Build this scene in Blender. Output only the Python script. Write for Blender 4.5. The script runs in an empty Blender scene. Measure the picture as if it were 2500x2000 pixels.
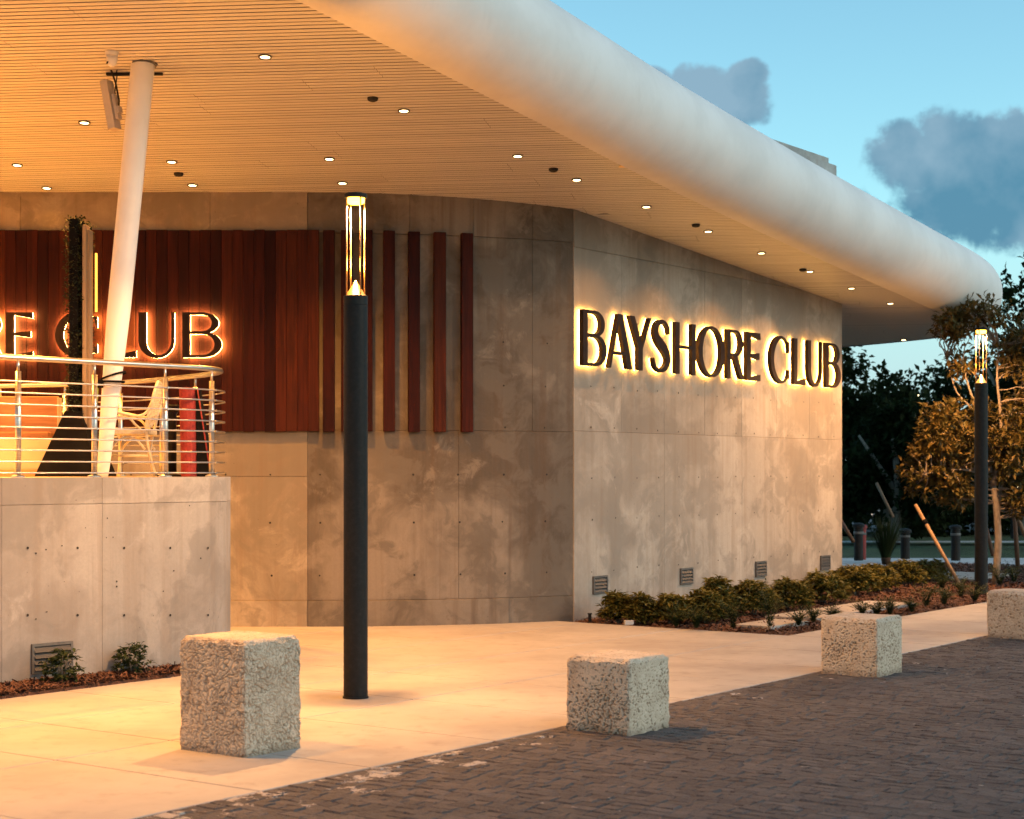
import bpy, bmesh, math, random
from mathutils import Vector, noise, Matrix
R = math.radians
random.seed(7)
C = bpy.context.scene.collection
sc = bpy.context.scene

# ------------------------------------------------------------------ camera
CH, F = 1.68, 4180.0
cam = bpy.data.cameras.new('camera'); camo = bpy.data.objects.new('camera', cam); C.objects.link(camo)
camo.location = (0, 0, CH); camo.rotation_euler = (R(90), 0, 0)
cam.sensor_width = 36; cam.lens = F / 2500 * 36; cam.shift_y = 0.06
cam.clip_start = 0.1; cam.clip_end = 3000
cam.dof.use_dof = True; cam.dof.focus_distance = 15; cam.dof.aperture_fstop = 3.5
sc.camera = camo

# ------------------------------------------------------------------ world (dusk sky with clouds)
SUN_EL, SUN_ROT = R(24), R(112)
W = bpy.data.worlds.new('World'); sc.world = W; W.use_nodes = True
nt = W.node_tree; nt.nodes.clear()
def wn(t, **k):
    n = nt.nodes.new(t)
    for a, b in k.items(): setattr(n, a, b)
    return n
def wl(a, b): nt.links.new(a, b)
def wmath(op, a, b=None, c=None, clamp=False):
    n = wn('ShaderNodeMath', operation=op); n.use_clamp = clamp
    for i, v in enumerate((a, b, c)):
        if v is None: continue
        if isinstance(v, (int, float)): n.inputs[i].default_value = v
        else: wl(v, n.inputs[i])
    return n.outputs[0]
def wmix(fac, a, b, mode='MIX'):
    n = wn('ShaderNodeMix', data_type='RGBA', blend_type=mode)
    for i, v in ((0, fac), (6, a), (7, b)):
        if isinstance(v, (int, float)): n.inputs[i].default_value = v
        elif isinstance(v, tuple): n.inputs[i].default_value = (*v, 1)
        else: wl(v, n.inputs[i])
    return n.outputs[2]
sky = wn('ShaderNodeTexSky', sky_type='NISHITA', sun_disc=False)
sky.sun_elevation = SUN_EL; sky.sun_rotation = SUN_ROT; sky.air_density = 1.0; sky.dust_density = 0.3; sky.ozone_density = 1.0
tc = wn('ShaderNodeTexCoord'); sep = wn('ShaderNodeSeparateXYZ'); wl(tc.outputs['Generated'], sep.inputs[0])
az = wmath('ARCTAN2', sep.outputs[0], sep.outputs[1])          # radians, 0 = north (+Y)
el = wmath('ARCSINE', sep.outputs[2])
nz = wn('ShaderNodeTexNoise'); nz.inputs['Scale'].default_value = 19; nz.inputs['Detail'].default_value = 10; nz.inputs['Roughness'].default_value = 0.57; nz.inputs['Distortion'].default_value = 0.25
wl(tc.outputs['Generated'], nz.inputs['Vector'])
nzc = wn('ShaderNodeTexNoise'); nzc.inputs['Scale'].default_value = 70; nzc.inputs['Detail'].default_value = 8; nzc.inputs['Roughness'].default_value = 0.6; wl(tc.outputs['Generated'], nzc.inputs['Vector'])
nzb = wn('ShaderNodeTexNoise'); nzb.inputs['Scale'].default_value = 26; nzb.inputs['Detail'].default_value = 5; wl(tc.outputs['Generated'], nzb.inputs['Vector'])
nz2 = wn('ShaderNodeTexNoise'); nz2.inputs['Scale'].default_value = 2.6; nz2.inputs['Detail'].default_value = 3
wl(tc.outputs['Generated'], nz2.inputs['Vector'])
def blob(a0, e0, ra, re):
    da = wmath('DIVIDE', wmath('SUBTRACT', az, R(a0)), R(ra)); de = wmath('DIVIDE', wmath('SUBTRACT', el, R(e0)), R(re))
    return wmath('SUBTRACT', 1.0, wmath('ADD', wmath('MULTIPLY', da, da), wmath('MULTIPLY', de, de)))
def band(a, b): return wmath('MAXIMUM', a, b)
shape = None
for b_ in ((15.4, 8.7, 4.4, 1.7), (13.4, 9.8, 1.9, 1.5), (14.4, 10.7, 1.3, 1.2), (16.0, 10.3, 1.6, 1.2), (17.6, 9.8, 1.8, 1.5), (11.7, 8.3, 1.7, 1.0),
           (6.0, 12.5, 1.3, 0.8), (7.7, 12.2, 1.0, 0.95), (7.9, 12.9, 0.7, 0.6), (4.6, 12.9, 0.9, 0.4),
           (25, 11, 5, 2.5), (-24, 9, 6, 2), (40, 14, 7, 3), (-60, 12, 9, 3), (75, 10, 8, 3), (120, 12, 9, 3), (165, 10, 9, 3), (-120, 11, 9, 3)):
    o_ = blob(*b_); shape = o_ if shape is None else band(shape, o_)
shape = wmath('MAXIMUM', shape, -1.2)
dens = wmath('ADD', wmath('MULTIPLY', shape, 0.8), wmath('ADD', wmath('MULTIPLY', wmath('SUBTRACT', nz.outputs[0], 0.5), 2.2), wmath('MULTIPLY', wmath('SUBTRACT', nzc.outputs[0], 0.5), 1.0)))
cm = wn('ShaderNodeMapRange', interpolation_type='SMOOTHERSTEP'); wl(dens, cm.inputs[0]); cm.inputs[1].default_value = -0.12; cm.inputs[2].default_value = 0.46
# whitish veil low over the horizon
veil = wn('ShaderNodeMapRange', interpolation_type='SMOOTHSTEP'); wl(el, veil.inputs[0])
veil.inputs[1].default_value = R(10); veil.inputs[2].default_value = R(2.0); veil.inputs[3].default_value = 0; veil.inputs[4].default_value = 1
veiln = wmath('MULTIPLY', veil.outputs[0], wmath('ADD', wmath('MULTIPLY', nz2.outputs[0], 0.7), 0.45), clamp=True)
SKYG = 1.0
base = wmix(1.0, sky.outputs[0], (0.74, 1.06, 0.98), 'MULTIPLY')
skycol = wmix(veiln, base, (2.2, 3.1, 3.7))
# cloud tone: a little lighter and pinker where it is thin or high, blue-grey in its belly
ctone = wn('ShaderNodeMapRange'); wl(wmath('ADD', wmath('MULTIPLY', wmath('SUBTRACT', nzb.outputs[0], 0.5), 2.8), wmath('DIVIDE', wmath('SUBTRACT', R(10.8), el), R(5.0))), ctone.inputs[0]); ctone.inputs[1].default_value = -0.35; ctone.inputs[2].default_value = 0.62
ccol = wmix(ctone.outputs[0], (1.28, 2.02, 2.62), (0.40, 1.18, 1.82))
full = wmix(wmath('MULTIPLY', cm.outputs[0], 0.93), skycol, ccol)
bg = wn('ShaderNodeBackground'); wl(full, bg.inputs[0]); bg.inputs[1].default_value = 0.15
wo = wn('ShaderNodeOutputWorld'); wl(bg.outputs[0], wo.inputs[0])

# ------------------------------------------------------------------ sun (almost gone)
sl = bpy.data.lights.new('sun', 'SUN'); slo = bpy.data.objects.new('sun', sl); C.objects.link(slo)
sl.energy = 0.75; sl.angle = R(25); sl.color = (1, 0.71, 0.49)
sd = Vector((math.sin(SUN_ROT) * math.cos(SUN_EL), math.cos(SUN_ROT) * math.cos(SUN_EL), math.sin(SUN_EL)))
slo.rotation_euler = sd.to_track_quat('Z', 'Y').to_euler(); slo.location = (0, -20, 30)

vs = sc.view_settings
vs.view_transform = 'Standard'; vs.look = 'None'; vs.exposure = 0.5; vs.gamma = 1.0; vs.use_curve_mapping = False
sc.cycles.use_denoising = True
try: sc.cycles.denoiser = 'OPENIMAGEDENOISE'
except Exception: pass
sc.cycles.max_bounces = 7; sc.cycles.diffuse_bounces = 4; sc.cycles.glossy_bounces = 3; sc.cycles.transmission_bounces = 4
sc.cycles.sample_clamp_indirect = 6; sc.cycles.caustics_reflective = False; sc.cycles.caustics_refractive = False
sc.cycles.use_light_tree = True
sc.cycles.use_adaptive_sampling = True; sc.cycles.adaptive_threshold = 0.025; sc.cycles.adaptive_min_samples = 16

# ------------------------------------------------------------------ geometry of the place
WARM = (1.0, 0.49, 0.17); AMBER = (1.0, 0.40, 0.06)
def gp(px, py, z=0.0):
    Y = F * (CH - z) / (py - 1150.0); return Vector(((px - 1250) / F * Y, Y, z))
def at(px, py, Y): return Vector(((px - 1250) / F * Y, Y, CH - (py - 1150) / F * Y))
SA, SB = 6.3735, 0.091
def zs(Y): return SA - SB * Y
def sof(px, py):
    k = (1150 - py) / F; Y = (SA - CH) / (k + SB); return Vector(((px - 1250) / F * Y, Y, zs(Y)))
D = Vector((0.588, 0.809)); N = Vector((0.809, -0.588))
def ts(t, s): v = D * t + N * s; return (v.x, v.y)

# ------------------------------------------------------------------ materials
MATS = {}
class NT:
    def __init__(self, name):
        self.m = bpy.data.materials.new(name); self.m.use_nodes = True
        self.t = self.m.node_tree; self.b = self.t.nodes['Principled BSDF']
        MATS[name] = self.m
    def n(self, t, **k):
        x = self.t.nodes.new(t)
        for a, b in k.items(): setattr(x, a, b)
        return x
    def l(self, a, b): self.t.links.new(a, b)
    def setin(self, i, v):
        if isinstance(v, (int, float)): i.default_value = v
        elif isinstance(v, tuple): i.default_value = (*v, 1) if len(v) == 3 and i.type == 'RGBA' else v
        else: self.l(v, i)
    def math(self, op, a, b=None, clamp=False):
        x = self.n('ShaderNodeMath', operation=op); x.use_clamp = clamp
        self.setin(x.inputs[0], a)
        if b is not None: self.setin(x.inputs[1], b)
        return x.outputs[0]
    def mix(self, f, a, b, mode='MIX'):
        x = self.n('ShaderNodeMix', data_type='RGBA', blend_type=mode)
        self.setin(x.inputs[0], f); self.setin(x.inputs[6], a); self.setin(x.inputs[7], b); return x.outputs[2]
    def pos(self, sc_=(1, 1, 1), obj=False, rot=0):
        if obj: o = self.n('ShaderNodeTexCoord').outputs['Object']
        else: o = self.n('ShaderNodeNewGeometry').outputs['Position']
        mp = self.n('ShaderNodeMapping'); self.l(o, mp.inputs[0]); mp.inputs['Scale'].default_value = sc_; mp.inputs['Rotation'].default_value = (0, 0, rot)
        return mp.outputs[0]
    def noise(self, v, s, d=4, r=0.55, out=0):
        x = self.n('ShaderNodeTexNoise'); self.l(v, x.inputs['Vector']); x.inputs['Scale'].default_value = s
        x.inputs['Detail'].default_value = d; x.inputs['Roughness'].default_value = r; return x.outputs[out]
    def ramp(self, v, a, b, lo=0.0, hi=1.0):
        x = self.n('ShaderNodeMapRange', interpolation_type='SMOOTHSTEP'); self.setin(x.inputs[0], v)
        x.inputs[1].default_value = a; x.inputs[2].default_value = b; x.inputs[3].default_value = lo; x.inputs[4].default_value = hi; return x.outputs[0]
    def bump(self, h, st=0.3, dist=0.01, prev=None):
        x = self.n('ShaderNodeBump'); self.l(h, x.inputs['Height']); x.inputs['Strength'].default_value = st; x.inputs['Distance'].default_value = dist
        if prev is not None: self.l(prev, x.inputs['Normal'])
        return x.outputs[0]
    def done(self, col, rough=0.7, normal=None, metal=0, spec=None):
        self.setin(self.b.inputs['Base Color'], col); self.setin(self.b.inputs['Roughness'], rough); self.b.inputs['Metallic'].default_value = metal
        if normal is not None: self.l(normal, self.b.inputs['Normal'])
        if spec is not None: self.b.inputs['Specular IOR Level'].default_value = spec
        return self.m
    def rnd(self): return self.n('ShaderNodeObjectInfo').outputs['Random']
    def isl(self): return self.n('ShaderNodeNewGeometry').outputs['Random Per Island']

def m_concrete(name, base, dark, stain=0.5, warm=(0.30, 0.20, 0.13), bumpy=0.2):
    q = NT(name); p = q.pos()
    wq = q.n('ShaderNodeVectorMath', operation='ADD'); q.l(p, wq.inputs[0])
    wn_ = q.n('ShaderNodeVectorMath', operation='SCALE'); q.l(q.noise(p, 1.3, 3, 0.5, 1), wn_.inputs[0]); wn_.inputs['Scale'].default_value = 0.9; q.l(wn_.outputs[0], wq.inputs[1])
    wp = wq.outputs[0]
    big = q.noise(wp, 0.55, 9, 0.62); mid = q.noise(wp, 1.7, 10, 0.66); fine = q.noise(p, 42, 5, 0.7)
    strk = q.noise(q.pos((5.0, 5.0, 0.22)), 1.5, 7, 0.62); strk2 = q.noise(q.pos((16, 16, 0.5)), 1.2, 5, 0.6)
    c = q.mix(q.ramp(big, 0.40, 0.60), dark, base)
    c = q.mix(q.math('MULTIPLY', q.ramp(strk, 0.46, 0.68), 0.5 * stain), c, warm)
    c = q.mix(q.math('MULTIPLY', q.ramp(mid, 0.48, 0.58), 0.8 * stain), c, tuple(x * 0.55 for x in base))
    light = q.ramp(q.noise(wp, 1.15, 10, 0.7), 0.57, 0.66)
    c = q.mix(q.math('MULTIPLY', light, 0.35), c, tuple(min(1, x * 1.45) for x in base))
    c = q.mix(q.ramp(strk2, 0.42, 0.7, 0.0, 0.18), c, tuple(x * 0.6 for x in base))
    c = q.mix(q.ramp(fine, 0.35, 0.75, 0.0, 0.20), c, tuple(x * 0.55 for x in base))
    tint = q.math('ADD', q.math('MULTIPLY', q.rnd(), 0.18), 0.9)
    hs = q.n('ShaderNodeHueSaturation'); q.l(c, hs.inputs['Color']); q.l(tint, hs.inputs['Value'])
    vo = q.n('ShaderNodeTexVoronoi'); q.l(p, vo.inputs['Vector']); vo.inputs['Scale'].default_value = 13
    pit = q.ramp(vo.outputs['Distance'], 0.04, 0.085); pitsel = q.math('MAXIMUM', pit, q.ramp(q.noise(p, 2.0, 2), 0.60, 0.53))
    c2 = q.mix(pitsel, tuple(x * 0.35 for x in base), hs.outputs[0])
    nb = q.bump(mid, bumpy, 0.02); nb = q.bump(fine, bumpy, 0.004, nb)
    return q.done(c2, 0.8, nb, spec=0.25)
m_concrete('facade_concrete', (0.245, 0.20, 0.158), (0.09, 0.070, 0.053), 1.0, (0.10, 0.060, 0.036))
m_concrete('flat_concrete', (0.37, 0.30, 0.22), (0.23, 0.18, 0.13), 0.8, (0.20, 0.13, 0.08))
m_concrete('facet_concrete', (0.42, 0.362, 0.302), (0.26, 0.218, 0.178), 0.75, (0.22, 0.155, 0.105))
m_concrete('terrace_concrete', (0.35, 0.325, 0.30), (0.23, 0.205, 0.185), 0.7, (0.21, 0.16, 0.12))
m_concrete('roof_concrete', (0.42, 0.42, 0.40), (0.32, 0.32, 0.31), 0.5)

q = NT('slab_concrete'); p = q.pos(); a = q.noise(p, 0.7, 5, 0.6); b_ = q.noise(p, 60, 4, 0.7); d_ = q.noise(q.pos((1, 1, 1)), 6, 5, 0.7)
c = q.mix(q.ramp(a, 0.35, 0.7), (0.44, 0.40, 0.355), (0.33, 0.29, 0.255)); c = q.mix(q.ramp(d_, 0.5, 0.72, 0, 0.55), c, (0.25, 0.21, 0.18))
brm = q.noise(q.pos((0.6, 30, 1), rot=-R(54)), 3, 2, 0.5)
c = q.mix(q.ramp(b_, 0.35, 0.75, 0, 0.16), c, (0.32, 0.30, 0.28)); c = q.mix(q.ramp(q.rnd(), 0, 1, 0, 0.3), c, (0.40, 0.365, 0.33))
q.done(c, q.ramp(a, 0.3, 0.7, 0.6, 0.78), q.bump(b_, 0.12, 0.003, q.bump(brm, 0.08, 0.003)), spec=0.3)

q = NT('sand_joint'); q.done((0.075, 0.064, 0.058), 0.95)
q = NT('joint_dark'); q.done((0.05, 0.045, 0.04), 0.95)
q = NT('paver_stone'); p = q.pos(); rr = q.math('FRACT', q.math('ADD', q.isl(), q.math('MULTIPLY', q.rnd(), 7.3)))
f1 = q.noise(p, 55, 5, 0.75); f2 = q.noise(p, 1.1, 4, 0.6)
c = q.mix(rr, (0.085, 0.071, 0.067), (0.145, 0.122, 0.114)); c = q.mix(q.ramp(f1, 0.35, 0.7, 0, 0.6), c, (0.15, 0.132, 0.126))
c = q.mix(q.ramp(f2, 0.4, 0.7, 0, 0.35), c, (0.05, 0.044, 0.042))
gr = q.noise(q.pos((1, 1, 1)), 3.2, 7, 0.72)
# dried grout left on the stones along the kerb
sx = q.n('ShaderNodeSeparateXYZ'); q.l(q.n('ShaderNodeNewGeometry').outputs['Position'], sx.inputs[0])
sval = q.math('SUBTRACT', q.math('MULTIPLY', sx.outputs[0], 0.809), q.math('MULTIPLY', sx.outputs[1], 0.588))
tval = q.math('ADD', q.math('MULTIPLY', sx.outputs[0], 0.588), q.math('MULTIPLY', sx.outputs[1], 0.809))
near = q.math('MULTIPLY', q.ramp(sval, -5.5, -6.4, 0, 0.15), q.ramp(tval, 10.5, 7.0, 0.45, 1.0))
thr = q.math('ADD', gr, near)
gm = q.ramp(thr, 0.672, 0.70)
fl = q.ramp(q.math('ADD', q.noise(p, 11, 5, 0.6), q.math('MULTIPLY', q.math('SUBTRACT', q.noise(p, 0.9, 3), 0.5), 0.25)), 0.70, 0.725)
gm = q.math('MAXIMUM', gm, q.math('MULTIPLY', fl, 0.8))
c = q.mix(q.math('MULTIPLY', gm, 0.85), c, (0.52, 0.46, 0.41))
q.done(c, 0.85, q.bump(f1, 0.9, 0.012, q.bump(q.noise(p, 22, 4, 0.65), 0.9, 0.035)), spec=0.25)

q = NT('coral_stone'); p = q.pos(obj=True); f1 = q.noise(p, 9, 5, 0.6); f2 = q.noise(p, 70, 4, 0.7)
c = q.mix(q.ramp(f1, 0.35, 0.7), (0.60, 0.50, 0.385), (0.49, 0.39, 0.29)); c = q.mix(q.ramp(f2, 0.4, 0.8, 0, 0.3), c, (0.30, 0.25, 0.20))
at_ = q.n('ShaderNodeAttribute'); at_.attribute_name = 'pit'
sz_ = q.n('ShaderNodeSeparateXYZ'); q.l(q.pos(obj=True), sz_.inputs[0])
c = q.mix(q.math('MULTIPLY', q.ramp(sz_.outputs[2], 0.07, 0.0), q.ramp(q.noise(p, 12, 4), 0.3, 0.6, 0.2, 0.7)), c, (0.22, 0.17, 0.13))
c = q.mix(q.math('MULTIPLY', at_.outputs['Fac'], 0.85), c, (0.25, 0.17, 0.11))      # darker brown in the shell voids
q.done(c, 0.9, q.bump(f2, 0.4, 0.004), spec=0.2)

q = NT('white_stucco'); p = q.pos(); a = q.noise(p, 1.2, 4, 0.6); f1 = q.noise(p, 26, 4, 0.65)
c = q.mix(q.ramp(a, 0.35, 0.7), (0.80, 0.77, 0.74), (0.72, 0.69, 0.66)); c = q.mix(q.ramp(q.noise(q.pos((1.5, 1.5, 0.3)), 2, 5, 0.7), 0.55, 0.8, 0, 0.25), c, (0.58, 0.55, 0.52))
q.done(c, 0.6, q.bump(f1, 0.12, 0.006), spec=0.35)
q = NT('soffit_slat'); c = q.mix(q.rnd(), (0.70, 0.66, 0.61), (0.63, 0.595, 0.55)); q.done(c, 0.42, q.bump(q.noise(q.pos(), 1.5, 2), 0.05, 0.02), spec=0.45)
q = NT('soffit_void'); q.done((0.045, 0.038, 0.034), 0.9)
q = NT('white_paint'); q.done(q.mix(q.ramp(q.noise(q.pos(), 3, 3), 0.4, 0.7), (0.80, 0.78, 0.76), (0.74, 0.72, 0.70)), 0.4, spec=0.45)
q = NT('cream_rattan'); q.done(q.mix(q.ramp(q.noise(q.pos(), 20, 3), 0.4, 0.7), (0.74, 0.66, 0.48), (0.60, 0.50, 0.33)), 0.5)
q = NT('beige_plastic'); q.done(q.mix(q.ramp(q.noise(q.pos(), 6, 3), 0.4, 0.7), (0.55, 0.48, 0.41), (0.48, 0.42, 0.36)), 0.55)

def m_wood(name, a, b, sc_=(14, 14, 0.7), rough=0.65):
    q = NT(name); v = q.pos(sc_); n1 = q.noise(v, 2.2, 6, 0.65); n2 = q.noise(v, 9, 4, 0.6)
    c = q.mix(q.ramp(n1, 0.3, 0.72), a, b); c = q.mix(q.ramp(n2, 0.45, 0.8, 0, 0.4), c, tuple(x * 0.45 for x in a))
    hs = q.n('ShaderNodeHueSaturation'); q.l(c, hs.inputs['Color']); q.l(q.math('ADD', q.math('MULTIPLY', q.rnd(), 1.1), 0.45), hs.inputs['Value'])
    q.l(q.math('ADD', q.math('MULTIPLY', q.rnd(), 0.02), 0.49), hs.inputs['Hue'])
    return q.done(hs.outputs[0], rough, q.bump(n2, 0.18, 0.004), spec=0.12)
m_wood('red_wood', (0.050, 0.0078, 0.0038), (0.020, 0.0034, 0.0020))
m_wood('bench_wood', (0.50, 0.26, 0.13), (0.38, 0.18, 0.085), (1.2, 1.2, 14))
m_wood('stake_wood', (0.24, 0.14, 0.085), (0.17, 0.095, 0.055), (20, 20, 2))
m_wood('pale_board', (0.46, 0.32, 0.19), (0.36, 0.25, 0.14), (12, 12, 1))
q = NT('black_paint'); q.done(q.mix(q.ramp(q.noise(q.pos(), 30, 3), 0.4, 0.7), (0.010, 0.0092, 0.0088), (0.015, 0.0138, 0.013)), 0.55, q.bump(q.noise(q.pos(), 220, 3), 0.15, 0.001), spec=0.2)
q = NT('black_fabric'); q.done((0.009, 0.008, 0.008), 0.95, spec=0.05)
q = NT('brass'); q.done((0.78, 0.52, 0.22), 0.32, metal=1)
q = NT('steel'); q.done(q.mix(q.ramp(q.noise(q.pos((1, 1, 8)), 12, 3), 0.3, 0.7), (0.62, 0.58, 0.54), (0.50, 0.47, 0.44)), 0.3, metal=1)
q = NT('rod_metal'); q.done((0.30, 0.20, 0.11), 0.45, metal=0.8)
q = NT('bronze'); q.done(q.mix(q.ramp(q.noise(q.pos(), 9, 4), 0.35, 0.7), (0.026, 0.014, 0.010), (0.018, 0.010, 0.007)), 0.6, metal=0.0, spec=0.12)
q = NT('vent_metal'); q.done(q.mix(q.ramp(q.noise(q.pos(), 14, 3), 0.4, 0.7), (0.13, 0.12, 0.11), (0.09, 0.083, 0.076)), 0.5, metal=0.3)
q = NT('louvre_metal'); q.done((0.055, 0.048, 0.042), 0.6, metal=0.2)
q = NT('vent_dark'); q.done((0.02, 0.018, 0.016), 0.9)
q = NT('red_fabric'); q.done(q.mix(q.ramp(q.noise(q.pos(), 60, 3), 0.35, 0.7), (0.27, 0.022, 0.018), (0.21, 0.016, 0.013)), 0.75, q.bump(q.noise(q.pos(), 120, 3), 0.3, 0.003))
q = NT('green_paint'); q.done((0.30, 0.42, 0.05), 0.6)
q = NT('cushion_brown'); q.done((0.30, 0.14, 0.07), 0.85)
q = NT('cream_panel'); q.done(q.mix(q.ramp(q.noise(q.pos(), 4, 3), 0.4, 0.7), (0.70, 0.58, 0.36), (0.64, 0.52, 0.31)), 0.6)
q = NT('terrace_floor'); q.done(q.mix(q.ramp(q.noise(q.pos(), 3, 5), 0.4, 0.7), (0.62, 0.52, 0.40), (0.52, 0.43, 0.32)), 0.6)
q = NT('mulch'); p = q.pos(); i_ = q.isl()
c = q.mix(q.math('FRACT', q.math('MULTIPLY', i_, 5.7)), (0.155, 0.062, 0.032), (0.075, 0.030, 0.016)); c = q.mix(q.ramp(q.noise(p, 40, 4, 0.7), 0.4, 0.7, 0, 0.6), c, (0.05, 0.024, 0.014))
q.done(c, 0.9, q.bump(q.noise(p, 45, 5, 0.7), 0.8, 0.02))
q = NT('bark'); p = q.pos((1, 1, 0.4)); n1 = q.noise(p, 22, 5, 0.65)
q.done(q.mix(q.ramp(n1, 0.35, 0.7), (0.24, 0.19, 0.145), (0.13, 0.098, 0.072)), 0.85, q.bump(n1, 0.5, 0.01))
def m_leaf(name, a, b, rough=0.4, trans=0.25):
    q = NT(name); i_ = q.isl(); c = q.mix(i_, a, b)
    c = q.mix(q.ramp(q.noise(q.pos(), 2.2, 3), 0.4, 0.65, 0, 0.45), c, tuple((x + y) * 0.3 for x, y in zip(a, b)))
    q.done(c, rough + .1, spec=0.05 if 'dark' in name or 'spiky' in name else 0.22)
    tr = q.n('ShaderNodeBsdfTranslucent'); q.l(c, tr.inputs[0]); mx = q.n('ShaderNodeMixShader'); mx.inputs[0].default_value = trans
    q.l(q.b.outputs[0], mx.inputs[1]); q.l(tr.outputs[0], mx.inputs[2]); q.l(mx.outputs[0], q.t.nodes['Material Output'].inputs[0])
    return q.m
m_leaf('leaf_shrub', (0.19, 0.15, 0.03), (0.07, 0.075, 0.018))
m_leaf('leaf_tree', (0.15, 0.092, 0.024), (0.06, 0.055, 0.015), 0.34)
m_leaf('leaf_dark', (0.026, 0.036, 0.012), (0.012, 0.019, 0.007), 0.6)
m_leaf('leaf_low', (0.045, 0.065, 0.022), (0.022, 0.036, 0.012), 0.45)
m_leaf('leaf_hedge', (0.035, 0.042, 0.014), (0.012, 0.016, 0.007), 0.6, 0.1)
m_leaf('leaf_spiky', (0.055, 0.065, 0.025), (0.028, 0.036, 0.015), 0.5, 0.1)
q = NT('grass'); p = q.pos(); q.done(q.mix(q.ramp(q.noise(p, 1.2, 6, 0.7), 0.35, 0.7), (0.05, 0.075, 0.02), (0.028, 0.042, 0.012)), 0.9, q.bump(q.noise(p, 25, 4, 0.7), 0.8, 0.05))
q = NT('asphalt'); p = q.pos(); q.done(q.mix(q.ramp(q.noise(p, 80, 4, 0.7), 0.35, 0.7), (0.19, 0.19, 0.195), (0.14, 0.14, 0.145)), 0.85)
q = NT('pale_concrete'); p = q.pos(); q.done(q.mix(q.ramp(q.noise(p, 2, 5, 0.7), 0.35, 0.7), (0.50, 0.48, 0.46), (0.40, 0.385, 0.37)), 0.85)
q = NT('car_paint'); q.done((0.03, 0.07, 0.085), 0.25, metal=0.3)
q = NT('tyre'); q.done((0.012, 0.012, 0.012), 0.85)
q = NT('car_glass'); q.done((0.02, 0.03, 0.035), 0.08, spec=0.6)
q = NT('red_paint'); q.done((0.30, 0.03, 0.022), 0.5)
q = NT('tail_red'); q.done((0.5, 0.02, 0.02), 0.3)
def m_emit(name, col, st):
    q = NT(name); q.b.inputs['Base Color'].default_value = (*col, 1); q.b.inputs['Emission Color'].default_value = (*col, 1); q.b.inputs['Emission Strength'].default_value = st
    return q.m
m_emit('lamp_glow', (1.0, 0.50, 0.05), 10)
m_emit('downlight_glow', (1.0, 0.66, 0.30), 9)
m_emit('halo_glow', (1.0, 0.54, 0.115), 36)
m_emit('halo_strong', (1.0, 0.58, 0.14), 110)
m_emit('lit_edge_glow', (1.0, 0.48, 0.06), 1.6)  # light falling on the divider's yellow edge, put in as emission
m_emit('far_glow', (1.0, 0.85, 0.45), 6)
for k_ in ('lamp_glow', 'downlight_glow', 'lit_edge_glow', 'far_glow'): MATS[k_].cycles.emission_sampling = 'NONE'

# ------------------------------------------------------------------ mesh helpers
def link(o, parent=None):
    C.objects.link(o)
    if parent is not None: o.parent = parent
    return o
def obj(name, me, mat=None, parent=None, smooth=False):
    if isinstance(me, bmesh.types.BMesh):
        bm = me; me = bpy.data.meshes.new(name); bm.to_mesh(me); bm.free()
    if mat and not me.materials: me.materials.append(MATS[mat])
    if smooth:
        for p_ in me.polygons: p_.use_smooth = True
    return link(bpy.data.objects.new(name, me), parent)
def pyd(name, v, f, mat=None, parent=None, smooth=False):
    me = bpy.data.meshes.new(name); me.from_pydata(v, [], f); me.update()
    return obj(name, me, mat, parent, smooth)
def tag(o, label=None, cat=None, group=None, kind=None):
    if label: o['label'] = label
    if cat: o['category'] = cat
    if group: o['group'] = group
    if kind: o['kind'] = kind
    return o
def empty(name, loc=(0, 0, 0), rz=0, label=None, cat=None, group=None):
    o = bpy.data.objects.new(name, None); o.location = loc; o.rotation_euler = (0, 0, rz); o.empty_display_size = 0.1
    C.objects.link(o); return tag(o, label, cat, group)
def box(bm, x0, x1, y0, y1, z0, z1, mat=None):
    vs_ = [bm.verts.new(c) for c in ((x0, y0, z0), (x1, y0, z0), (x1, y1, z0), (x0, y1, z0), (x0, y0, z1), (x1, y0, z1), (x1, y1, z1), (x0, y1, z1))]
    if mat is not None:
        for v in vs_: v.co = mat @ v.co
    for f in ((0, 3, 2, 1), (4, 5, 6, 7), (0, 1, 5, 4), (1, 2, 6, 5), (2, 3, 7, 6), (3, 0, 4, 7)): bm.faces.new([vs_[i] for i in f])
    return vs_
def bbox(x0, x1, y0, y1, z0, z1, bev=0.0, seg=1):
    bm = bmesh.new(); box(bm, x0, x1, y0, y1, z0, z1)
    if bev: bmesh.ops.bevel(bm, geom=bm.edges[:], offset=bev, segments=seg, affect='EDGES', profile=0.6)
    return bm
def tube(bm, pts, rad, n=10, cap=True):
    pts = [Vector(p_) for p_ in pts]; rings = []; up = Vector((0, 0, 1)); prevu = None
    for i, p_ in enumerate(pts):
        d = (pts[min(i + 1, len(pts) - 1)] - pts[max(i - 1, 0)]).normalized()
        if prevu is None: u = d.orthogonal().normalized()
        else:
            u = prevu - d * prevu.dot(d); u = u.normalized() if u.length > 1e-6 else d.orthogonal().normalized()
        prevu = u; w = d.cross(u); r_ = rad[i] if isinstance(rad, (list, tuple)) else rad
        rings.append([bm.verts.new(p_ + (u * math.cos(2 * math.pi * k / n) + w * math.sin(2 * math.pi * k / n)) * r_) for k in range(n)])
    for a_, b2 in zip(rings, rings[1:]):
        for k in range(n): bm.faces.new((a_[k], a_[(k + 1) % n], b2[(k + 1) % n], b2[k]))
    if cap: bm.faces.new(rings[0][::-1]); bm.faces.new(rings[-1])
def tb(pts, rad, n=10):
    bm = bmesh.new(); tube(bm, pts, rad, n); return bm
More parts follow.
